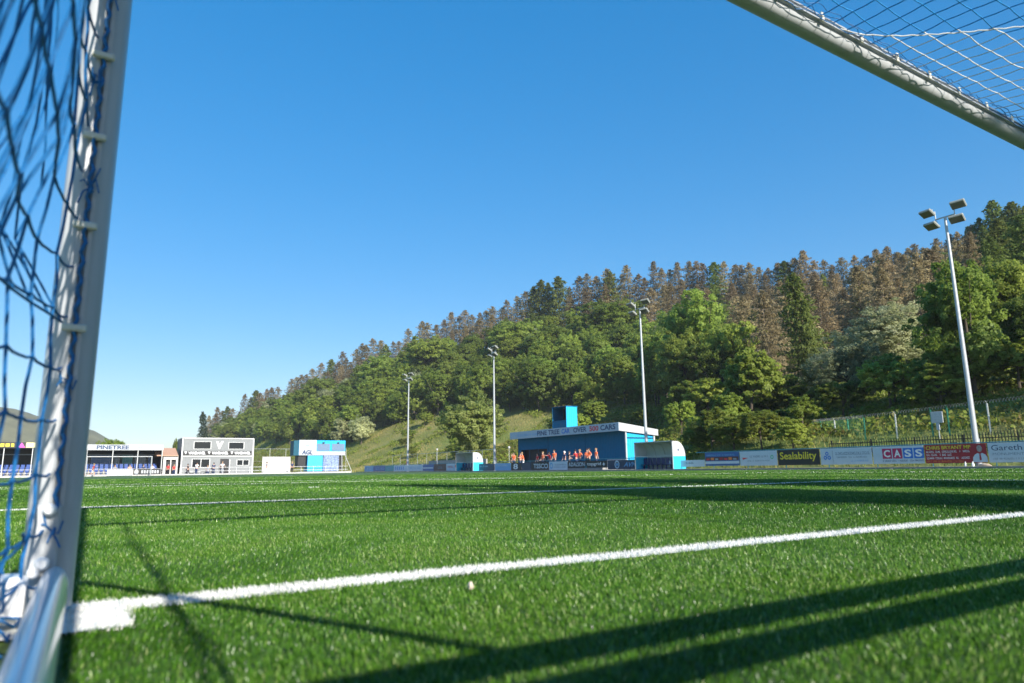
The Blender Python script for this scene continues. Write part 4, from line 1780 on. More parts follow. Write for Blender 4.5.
def person(label, loc, face_dir, top, bottom, hair='hair_dark', pose='stand', legs='skin', shoes='shoe_white', h=1.76, group=None, bib=False, seated=False):
    """figure facing +x before rotation; body one surface, clothes and hair its children"""
    P = {'stand': dict(arms=((.1, .15, .25), (.12, .12, .2)), legs=((.03, .06, -.04), (-.05, .06, -.02)), lean=.02),
         'hips': dict(arms=((-.35, .5, 1.35), (-.3, .5, 1.3)), legs=((.05, .1, -.05), (-.05, .1, -.05)), lean=.0),
         'walk': dict(arms=((.5, .1, .4), (-.4, .1, .3)), legs=((.38, .04, -.15), (-.3, .04, -.35)), lean=.06),
         'reach': dict(arms=((1.5, .25, .25), (.2, .12, .5)), legs=((.1, .07, -.05), (-.1, .07, -.05)), lean=.08),
         'lean': dict(arms=((.75, .12, .8), (.7, .1, .9)), legs=((.12, .07, -.12), (-.02, .07, -.02)), lean=.22),
         'run': dict(arms=((.9, .1, 1.3), (-.7, .1, 1.2)), legs=((.75, .04, -.7), (-.35, .04, -.8)), lean=.16),
         'sit': dict(arms=((.45, .12, .9), (.4, .12, 1.0)), legs=((1.45, .1, -1.4), (1.42, .12, -1.36)), lean=.08)}[pose]
    k = h / 1.76
    hipz = (.9 if pose != 'sit' else .47) * k
    if pose == 'run':
        hipz -= .04
    ln = P['lean']
    pel = (0, 0, hipz)
    wai = (.10 * math.sin(ln), 0, hipz + .17 * k)
    che = (.34 * math.sin(ln) + .01, 0, hipz + .36 * k)
    nec = (.54 * math.sin(ln), 0, hipz + .56 * k)
    chin = (.60 * math.sin(ln) + .03, 0, hipz + .63 * k)
    head = (.66 * math.sin(ln) + .025, 0, hipz + .73 * k)
    crown = (.70 * math.sin(ln) + .01, 0, hipz + .82 * k)
    nose = (head[0] + .1 * k, 0, head[2] - .02 * k)
    J = [(*pel, .13 * k, .1 * k), (*wai, .125 * k, .095 * k), (*che, .15 * k, .11 * k), (*nec, .062 * k), (*chin, .062 * k, .07 * k), (*head, .08 * k, .092 * k), (*crown, .05 * k, .06 * k), (*nose, .012 * k)]
    E = [(0, 1), (1, 2), (2, 3), (3, 4), (4, 5), (5, 6), (5, 7)]
    shirt = [(*pel, .15 * k, .115 * k), (*wai, .143 * k, .112 * k), (*che, .168 * k, .126 * k), (nec[0], 0, nec[2] - .03 * k, .085 * k)]
    SE = [(0, 1), (1, 2), (2, 3)]
    short = [(pel[0], 0, pel[2] + .04, .15 * k, .12 * k), (pel[0], 0, pel[2] - .03 * k, .155 * k, .125 * k)]
    TE = [(0, 1)]
    feet = []
    for si, side in enumerate((1, -1)):
        a, sp, el = P['arms'][si]
        sh = (che[0], side * .19 * k, che[2] + .13 * k)
        elb = fk(sh, a, sp, .30 * k, side)
        wr = fk(elb, a + el, sp * .3, .25 * k, side)
        pa = fk(wr, a + el + .15, 0, .09 * k, side)
        n = len(J)
        J += [(*sh, .062 * k), (*elb, .042 * k), (*wr, .03 * k), (*pa, .036 * k, .02 * k)]
        E += [(2, n), (n, n + 1), (n + 1, n + 2), (n + 2, n + 3)]
        m = len(J)
        for q_ in range(4):          # fingers
            off = (q_ - 1.5) * .02 * k
            t1 = fk((pa[0] + off, pa[1], pa[2]), a + el + .3, 0, .05 * k, side)
            J.append((*t1, .010 * k))
            E.append((n + 3, m + q_))
        th = (wr[0] + .05 * k, wr[1] - side * .015, wr[2] - .05 * k)
        J.append((*th, .012 * k))
        E.append((n + 2, m + 4))
        n = len(shirt)
        mid = tuple(sh[i] * .35 + elb[i] * .65 for i in range(3))
        shirt += [(*sh, .083 * k), (*mid, .068 * k)]
        SE += [(2, n), (n, n + 1)]
        a, sp, kn = P['legs'][si]
        hp = (pel[0], side * .095 * k, pel[2] - .05 * k)
        kne = fk(hp, a, sp * .4, .42 * k, side)
        ank = fk(kne, a + kn, 0, .37 * k, side)
        toe = (ank[0] + .14 * k, ank[1], ank[2] - .045 * k)
        n = len(J)
        J += [(*hp, .088 * k), (*kne, .058 * k), (*ank, .04 * k), (*toe, .035 * k, .025 * k)]
        E += [(0, n), (n, n + 1), (n + 1, n + 2), (n + 2, n + 3)]
        f_ = .75 if legs == 'skin' else .98
        lo = tuple(hp[i] * (1 - f_) + kne[i] * f_ for i in range(3))
        n = len(short)
        short += [(*hp, .108 * k), (*lo, .088 * k if f_ < .9 else .075 * k)]
        TE += [(1, n), (n, n + 1)]
        if legs != 'skin':
            short.append((*tuple(kne[i] * .1 + ank[i] * .9 for i in range(3)), .062 * k))
            TE.append((n + 1, n + 2))
        feet.append((ank, toe))
    r = link('person', skin_mesh('body', J, E, M['skin'], 2))
    tag(r, label, 'person', group)
    link('shirt', skin_mesh('shirt', shirt, SE, M[top], 2), r)
    link('shorts' if legs == 'skin' else 'trousers', skin_mesh('shorts', short, TE, M[bottom], 2), r)
    hd = [(head[0] - .022 * k, 0, head[2] + .045 * k, .088 * k, .095 * k), (head[0] - .012, 0, crown[2] - .012 * k, .076 * k, .08 * k), (head[0] - .06 * k, 0, head[2] - .02 * k, .06 * k, .07 * k)]
    link('hair', skin_mesh('hair', hd, [(0, 1), (0, 2)], M[hair], 2), r)
    for ank, toe in feet:
        s_ = [(ank[0] - .03, ank[1], ank[2] - .035, .042 * k), (ank[0] + .05, ank[1], ank[2] - .04, .045 * k, .04 * k), (toe[0] + .04, toe[1], toe[2] - .005, .036 * k, .026 * k)]
        link('shoe', skin_mesh('shoe', s_, [(0, 1), (1, 2)], M[shoes], 1), r)
    low = min(a_[2] for a_, t_ in feet) - .085 * k
    r.location = (loc[0], loc[1], loc[2] - (low if pose != 'sit' else 0))
    r.rotation_euler = (0, 0, face_dir)
    return r


TER = .28
bib = 'squad behind the boards in front of the blue stand'
W = PI
person('person in orange bib, leftmost of the bibbed players by the blue stand', (41, 64.1, TER), W + .4, 'orange', 'navy_cloth', pose='stand', group=bib)
person('person in orange bib, second from the left by the blue stand', (41.2, 63.1, TER), -.6, 'orange', 'navy_cloth', pose='hips', group=bib)
person('person in red orange bib and pale shorts, third from the left by the blue stand', (40.9, 62.0, TER), W - .5, 'orange', 'white_cloth', 'hair_fair', 'lean', group=bib)
person('fair-haired person in black top at the left end of the bibbed players', (41.3, 65.0, .15), W, 'black_cloth', 'black_cloth', 'hair_fair', 'stand', legs='long', group=bib)
person('person in dark red top in the shaded hatch, left of the two there', (44.2, 64.1, TER), W, 'red_cloth', 'black_cloth', pose='stand', h=1.68, group=bib)
person('person in dark red top in the shaded hatch, right of the two there', (44.3, 63.2, TER), W + .5, 'red_cloth', 'navy_cloth', pose='hips', h=1.6, group=bib)
person('person in orange bib standing at the right end of the dark hatch', (41, 58.3, TER), W, 'orange', 'navy_cloth', 'hair_fair', 'stand', h=1.7, group=bib)
person('person in red top reaching out an arm, between two orange-bibbed players', (41.1, 57.2, TER), W - .9, 'red_cloth', 'navy_cloth', pose='reach', h=1.65, group=bib)
person('tall person in orange bib standing apart above the pale crescent board', (41, 56.2, TER), W + .2, 'orange', 'navy_cloth', pose='stand', h=1.86, group=bib)
person('person in white cap and navy clothes against the blue stand wall', (43.6, 58.0, TER), W, 'navy_cloth', 'navy_cloth', 'white_cloth', 'stand', legs='long', group=bib)
person('person in black clothes left of the right-hand bibbed group', (42, 55.0, TER), -.4, 'black_cloth', 'black_cloth', pose='hips', legs='long', h=1.68, group=bib)
person('person in red bib bending forward at the left of the right-hand bibbed group', (41.5, 53.1, TER), W / 2 + .3, 'red_cloth', 'navy_cloth', pose='lean', group=bib)
person('person in orange bib, second in the right-hand bibbed group', (41, 51.9, TER), W, 'orange', 'navy_cloth', 'hair_fair', 'hips', group=bib)
person('person in orange bib with a dark neck, third in the right-hand bibbed group', (41.2, 51.0, TER), W + .8, 'orange', 'black_cloth', pose='stand', group=bib)
person('broad person in orange bib, fourth in the right-hand bibbed group', (40.9, 50.3, TER), W - .2, 'orange', 'black_cloth', pose='hips', h=1.82, group=bib)
person('person in orange bib at the right end of the bibbed group', (41, 49.4, TER), -.3, 'orange', 'navy_cloth', 'hair_fair', 'stand', h=1.8, group=bib)
person('person in orange bib alone beside the farthest mast', (40.4, 93.2, .02), W, 'orange', 'navy_cloth', pose='stand', h=1.78)
far = 'people at the far end of the pitch'
person('player in pale red shirt walking left of the far goal post', (-.3, 103.4, 0), .2, 'red_cloth', 'white_cloth', pose='walk', group=far)
person('player in pale red shirt running just right of the far goal left post', (.75, 103.6, 0), .3, 'red_cloth', 'white_cloth', 'hair_fair', 'run', group=far)
for x, top, lab, k in ((3.4, 'grey_cloth', 'spectator in grey seated left of the white board behind the far goal', 0), (5.2, 'skin', 'spectator in a flesh coloured top seated above the white board behind the far goal', 0),
                       (6.9, 'navy_cloth', 'spectator in navy seated right of the white board behind the far goal', 0), (8.0, 'white_cloth', 'spectator in white seated near the right end of the seated stand', 0)):
    person(lab, (x, 108.75, .25), -W / 2, top, 'navy_cloth', pose='sit', legs='long', group=far)
person('person in black carrying a bag by the left corner of the grey clubhouse', (12.4, 106.4, .0), W - .3, 'black_cloth', 'black_cloth', pose='walk', legs='long', h=1.6, group=far)
person('person in white shirt leaning on the railing at the grey clubhouse', (13.5, 106.5, .0), 1.0, 'white_cloth', 'navy_cloth', 'hair_dark', 'lean', legs='long', group=far)
person('person in grey seated at the clubhouse railing, right of the white-shirted one', (15.1, 107.2, .02), -W / 2, 'grey_cloth', 'navy_cloth', 'hair_fair', 'sit', legs='long', group=far)
person('person in navy leaning at the clubhouse railing below the banner middle', (15.9, 107.1, .0), W / 2, 'navy_cloth', 'navy_cloth', pose='lean', legs='long', h=1.7, group=far)
person('fair-haired person in white top at the clubhouse doorway', (17.1, 107.3, .05), -W / 2, 'white_cloth', 'grey_cloth', 'hair_fair', 'hips', legs='long', h=1.8, group=far)
person('person in grey walking past the white wall panel', (23.3, 107.0, .0), .1, 'grey_cloth', 'white_cloth', pose='walk', legs='long', h=1.84, group=far)
person('person in navy shirt standing left of the blue container', (27.0, 106.5, .0), -W / 2, 'navy_cloth', 'black_cloth', 'hair_fair', 'stand', legs='long', h=1.84, group=far)
person('person in dark red in the white kiosk doorway', (9.95, 107.6, .0), -W / 2, 'red_cloth', 'black_cloth', pose='stand', legs='long', h=1.6, group=far)
person('small person in dark pink at the right of the white kiosk doorway', (10.7, 107.7, .0), -W / 2, 'red_cloth', 'navy_cloth', 'hair_fair', 'stand', legs='long', h=1.5, group=far)


# ================================= TREES ====================================
LEAF = {
    'D': leaf_mat('broadleaf_green', (.125, .175, .028), (.25, .335, .055), (.38, .45, .11), .58, .5, .012),
    'E': leaf_mat('fresh_green_leaf', (.14, .20, .03), (.28, .37, .06), (.42, .48, .12), .58, .5, .012),
    'W': leaf_mat('silvery_willow_leaf', (.25, .28, .11), (.42, .46, .23), (.6, .62, .38), .5, .55, .015),
    'S': leaf_mat('shrub_leaf', (.16, .215, .03), (.3, .385, .06), (.44, .48, .12), .58, .55, .012),
    'T': leaf_mat('birch_leaf', (.17, .23, .045), (.30, .38, .095), (.46, .5, .18), .55, .5, .01),
    'G': leaf_mat('conifer_green', (.075, .11, .022), (.155, .205, .04), (.25, .29, .07), .45, .6, .02),
    'B': leaf_mat('dying_conifer_brown', (.15, .118, .056), (.3, .237, .115), (.44, .365, .2), .45, .8, .012),
    'L': leaf_mat('spruce_blue_green', (.02, .035, .02), (.04, .06, .035), (.07, .09, .05), .15, .6, .01),
}


def leaf_cloud(C, R, n, size, flat=.0, rg=rng, tone_sd=.16, tone_of=None):
    """leaf-sized faces through clumps: C centres (k,3), R radii (k,)"""
    kk = rg.integers(0, len(C), n) if np.isscalar(n) else np.repeat(np.arange(len(C)), n)
    n = len(kk)
    d = rg.normal(0, 1, (n, 3))
    d /= np.linalg.norm(d, axis=1)[:, None]
    rr = R[kk] * rg.uniform(.25, 1.0, n) ** .45
    p = C[kk] + d * rr[:, None] * np.array([1, 1, .75])
    # leaf frame leans outward from the clump, jittered
    nrm = d + rg.normal(0, .7, (n, 3)) + np.array([0, 0, .5])
    nrm /= np.linalg.norm(nrm, axis=1)[:, None]
    a = np.cross(nrm, rg.normal(0, 1, (n, 3)))
    a /= np.linalg.norm(a, axis=1)[:, None] + 1e-9
    b_ = np.cross(nrm, a)
    s = size * rg.uniform(.6, 1.35, n)[:, None]
    v = np.stack([p - a * s * .5, p + b_ * s * .36, p + a * s * .55, p - b_ * s * .36], 1).reshape(-1, 3)
    ct = rg.normal(0, .13, len(C)) if tone_of is None else tone_of
    tn = np.clip(.5 + ct[kk] + rg.normal(0, tone_sd, n), 0, 1)
    return v, np.arange(n * 4), np.repeat(tn, 4)


def broad_crown(sp, seed, nclump, nleaf, size, low=.18, lobes=6, squash=1.0):
    """crown of unit height and unit width, base of tree at the origin"""
    g = np.random.default_rng(seed)
    L_ = []
    for k in range(lobes):
        a = g.uniform(0, 2 * PI)
        r = .28 * math.sqrt(g.uniform(0, 1))
        z = g.uniform(low + .2, .80)
        r *= 1.15 - abs(z - .5)
        L_.append((r * math.cos(a), r * math.sin(a), z, g.uniform(.17, .27)))
    L_.append((0, 0, .74, .22))
    L_.append((0, 0, .5, .30))
    C, R = [], []
    while len(C) < nclump:
        l = L_[g.integers(0, len(L_))]
        d = g.normal(0, 1, 3)
        d /= np.linalg.norm(d)
        q_ = g.uniform(.4, 1.05)
        c = np.array(l[:3]) + d * l[3] * q_ * np.array([1, 1, .85 * squash])
        if c[2] < low or c[2] > .97:
            continue
        C.append(c)
        R.append(g.uniform(.024, .058))
    return leaf_cloud(np.array(C), np.array(R), nleaf, size, rg=g), C


def soften(me, v, squash=1.0, k=.62):
    """shading normals that follow the crown's rounded masses"""
    fn = np.cross(v[1::4] - v[0::4], v[3::4] - v[0::4])
    fn /= np.linalg.norm(fn, axis=1)[:, None] + 1e-9
    c = v.reshape(-1, 4, 3).mean(1)
    out = c - np.stack([c[:, 0] * .35, c[:, 1] * .35, .35 + .3 * c[:, 2]], -1)
    out[:, 2] += .12
    out /= np.linalg.norm(out, axis=1)[:, None] + 1e-9
    fn *= np.sign((fn * out).sum(1))[:, None] + 1e-6
    nn = fn * (1 - k) + out * k
    nn /= np.linalg.norm(nn, axis=1)[:, None] + 1e-9
    me.polygons.foreach_set('use_smooth', [True] * len(me.polygons))
    me.normals_split_custom_set_from_vertices(np.repeat(nn, 4, 0).tolist())


def face_out(v):
    """turn the leaves' front sides outwards"""
    q = v.reshape(-1, 4, 3)
    fn = np.cross(q[:, 1] - q[:, 0], q[:, 3] - q[:, 0])
    c = q.mean(1)
    out = c - np.stack([c[:, 0] * .35, c[:, 1] * .35, .35 + .3 * c[:, 2]], -1)
    out[:, 2] += .12
    bad = (fn * out).sum(1) < 0
    q = q.copy()
    q[bad] = q[bad][:, ::-1]
    return q.reshape(-1, 3)


def crown_mesh(name, data, m):
    v, f, t = data
    v = face_out(v)
    me = np_mesh(name, v, f, 4, t, m)
    soften(me, v)
    return me


def trunk_mesh(name, C, r0, m, seed, nlimb=9, fork=.3):
    g = random.Random(seed)
    b = MB()
    b.tube([(0, 0, -.06), (.005, .004, .15), (-.006, .006, .4), (.004, -.004, .8)], [r0, r0 * .8, r0 * .6, r0 * .12], 7)
    for k in range(nlimb):
        c = C[g.randrange(len(C))]
        z = fork + .3 * g.random()
        z = min(z, c[2] - .03) if c[2] > .2 else .12
        p0 = Vector((0, 0, max(.08, z)))
        p1 = Vector(c)
        mid = p0.lerp(p1, .5) + Vector((0, 0, -.03))
        b.tube([p0, mid, p1], [r0 * .42, r0 * .28, r0 * .08], 5)
    me = b.build('t', m).data
    o = [x for x in COL.objects if x.data == me][0]
    bpy.data.objects.remove(o)
    me.name = name
    return me


def conifer(sp, seed, brown):
    """whorls of drooping boughs; unit height; radius .5 at the foot before scaling by width"""
    g = np.random.default_rng(seed)
    V, T = [], []
    b = MB()
    b.tube([(0, 0, -.05), (.004, 0, .5), (0, .003, .98)], [.013, .009, .002], 6)
    nz = 34
    z0 = .16 if brown else .08
    for i in range(nz):
        z = z0 + (.985 - z0) * (i / (nz - 1)) ** .95
        rad_ = .5 * (1 - z) ** .62 * g.uniform(.7, 1.1) + .012
        if brown:
            rad_ *= .72 + .3 * smooth(.1, .5, z)
        nb = int(g.integers(4, 7))
        a0 = g.uniform(0, 6.28)
        for k in range(nb):
            if brown and g.random() < .14:
                continue
            a = a0 + k * 2 * PI / nb + g.normal(0, .25)
            rl = rad_ * g.uniform(.6, 1.15)
            dr = g.uniform(.1, .3) if z < .8 else -g.uniform(.1, .5)
            tip = np.array([rl * math.cos(a), rl * math.sin(a), z - rl * dr * .35])
            if brown and k % 2 == 0:
                b.tube([(0, 0, z), tuple(tip * [.5, .5, 1] + [0, 0, .004]), tuple(tip)], [.0028, .002, .0008], 3, cap=False)
            m_ = int((44 if brown else 56) * (.35 + rl * 2))
            u = g.uniform(.12, 1.0, m_)
            c = np.array([0, 0, z]) * (1 - u)[:, None] + tip * u[:, None]
            c += g.normal(0, 1, (m_, 3)) * np.array([.16 * rad_ + .006, .16 * rad_ + .006, .008]) * (1.25 - u)[:, None]
            c[:, 2] -= np.abs(g.normal(0, .012, m_))
            s = (.0135 if brown else .016) * g.uniform(.6, 1.4, m_)[:, None]
            d1 = np.array([math.cos(a), math.sin(a), -.35]) + g.normal(0, .45, (m_, 3))
            d1 /= np.linalg.norm(d1, axis=1)[:, None]
            d2 = np.cross(d1, g.normal(0, 1, (m_, 3)))
            d2 /= np.linalg.norm(d2, axis=1)[:, None] + 1e-9
            v = np.stack([c - d1 * s, c + d2 * s * .45, c + d1 * s * 1.1, c - d2 * s * .45], 1)
            V.append(v.reshape(-1, 3))
            t_ = np.clip(.42 + .3 * (u - .4) + g.normal(0, .15, m_) + g.normal(0, .08), 0, 1)
            T.append(np.repeat(t_, 4))
    V = np.concatenate(V)
    V = face_out(V)
    T = np.concatenate(T)
    tr = b.build('t', M['bark_pale'] if brown else M['bark'])
    tm = tr.data
    bpy.data.objects.remove(tr)
    me = np_mesh('conifer_crown', V, np.arange(len(V)), 4, T, LEAF[sp])
    soften(me, V, 1, .55)
    return me, tm


PROTO = {}


def protos():
    for sp, n, spec in (('D', 4, (520, 30000, .024, .05, 9)), ('E', 3, (460, 28000, .023, .05, 8)), ('W', 3, (480, 32000, .018, .03, 9)), ('S', 3, (300, 16000, .034, .02, 7)), ('T', 1, (420, 24000, .022, .10, 10))):
        PROTO[sp] = []
        for k in range(n):
            data, C = broad_crown(sp, 100 + k * 7 + ord(sp), *spec)
            cm = crown_mesh('broadleaf_crown', data, LEAF[sp])
            tm = trunk_mesh('trunk', C, .022 if sp != 'T' else .014, M['bark'] if sp != 'T' else M['bark_pale'], k, 12)
            PROTO[sp].append((cm, tm))
    for sp, n, br in (('B', 4, True), ('G', 3, False), ('L', 1, False)):
        PROTO[sp] = [conifer(sp, 31 + 5 * k + ord(sp), br) for k in range(n)]


protos()
KIND = {'D': ('broadleaf_tree', 'tree'), 'E': ('broadleaf_tree', 'tree'), 'W': ('willow_tree', 'tree'), 'S': ('shrub', 'shrub'), 'T': ('birch_tree', 'tree'), 'B': ('conifer_tree', 'tree'), 'G': ('conifer_tree', 'tree'), 'L': ('spruce_tree', 'tree')}


def az_of(x, y):
    return math.degrees(math.atan2(x - .06, y + 1.85))


def region(x, y):
    a = az_of(x, y)
    return ('on the low hill tail above the clubhouse' if a < 17 else
            'on the hillside above the farthest mast' if a < 31 else
            'on the hillside above the blue stand' if a < 43 else
            'on the hillside above the right-hand boards' if a < 56 else
            'on the hillside above the mesh fence' if a < 70 else
            'outside the photo beyond its right edge')


WHAT = {'B': 'brown dying conifer with bare trunk', 'G': 'dark green conifer among brown ones', 'D': 'full dark green broadleaf tree', 'E': 'fresh green broadleaf tree',
        'W': 'pale silvery green willow', 'S': 'low yellowish green shrub', 'T': 'pale', 'L': 'lone'}
GROUP = {'B': 'brown conifers', 'G': 'green conifers', 'D': 'dark broadleaf trees', 'E': 'fresh green trees', 'W': 'silvery willows', 'S': 'shrubs at the foot of the hill'}
UNIQUE = {('T', 52, 95.1): 'pale yellow-green round birch with forked pale trunks behind the small dugout',
          ('L', 0, 0): 'lone dark spruce standing clear of the wood above the grey clubhouse'}
tall = {}


def tree(sp, x, y, h, w, label=None, group=None):
    nm, cat = KIND[sp]
    k = int(abs(x * 13.7 + y * 7.3)) % len(PROTO[sp])
    cm, tm = PROTO[sp][k]
    z = float(ground_z(x, y)) - .05
    r = empty(nm, (x, y, z), rng.uniform(0, 6.28))
    r.rotation_euler.x, r.rotation_euler.y = rng.normal(0, .03), rng.normal(0, .03)
    r.scale = (w, w, h)
    if sp in 'BGL':
        r.scale = (w * 1.0, w * 1.0, h)
    tr = link('trunk', tm, r)
    cr = link('crown', cm, r)
    if label is None:
        label = WHAT[sp] + ' ' + region(x, y)
        group = GROUP[sp] + ' ' + region(x, y)
    tag(r, label, cat, group)
    return r

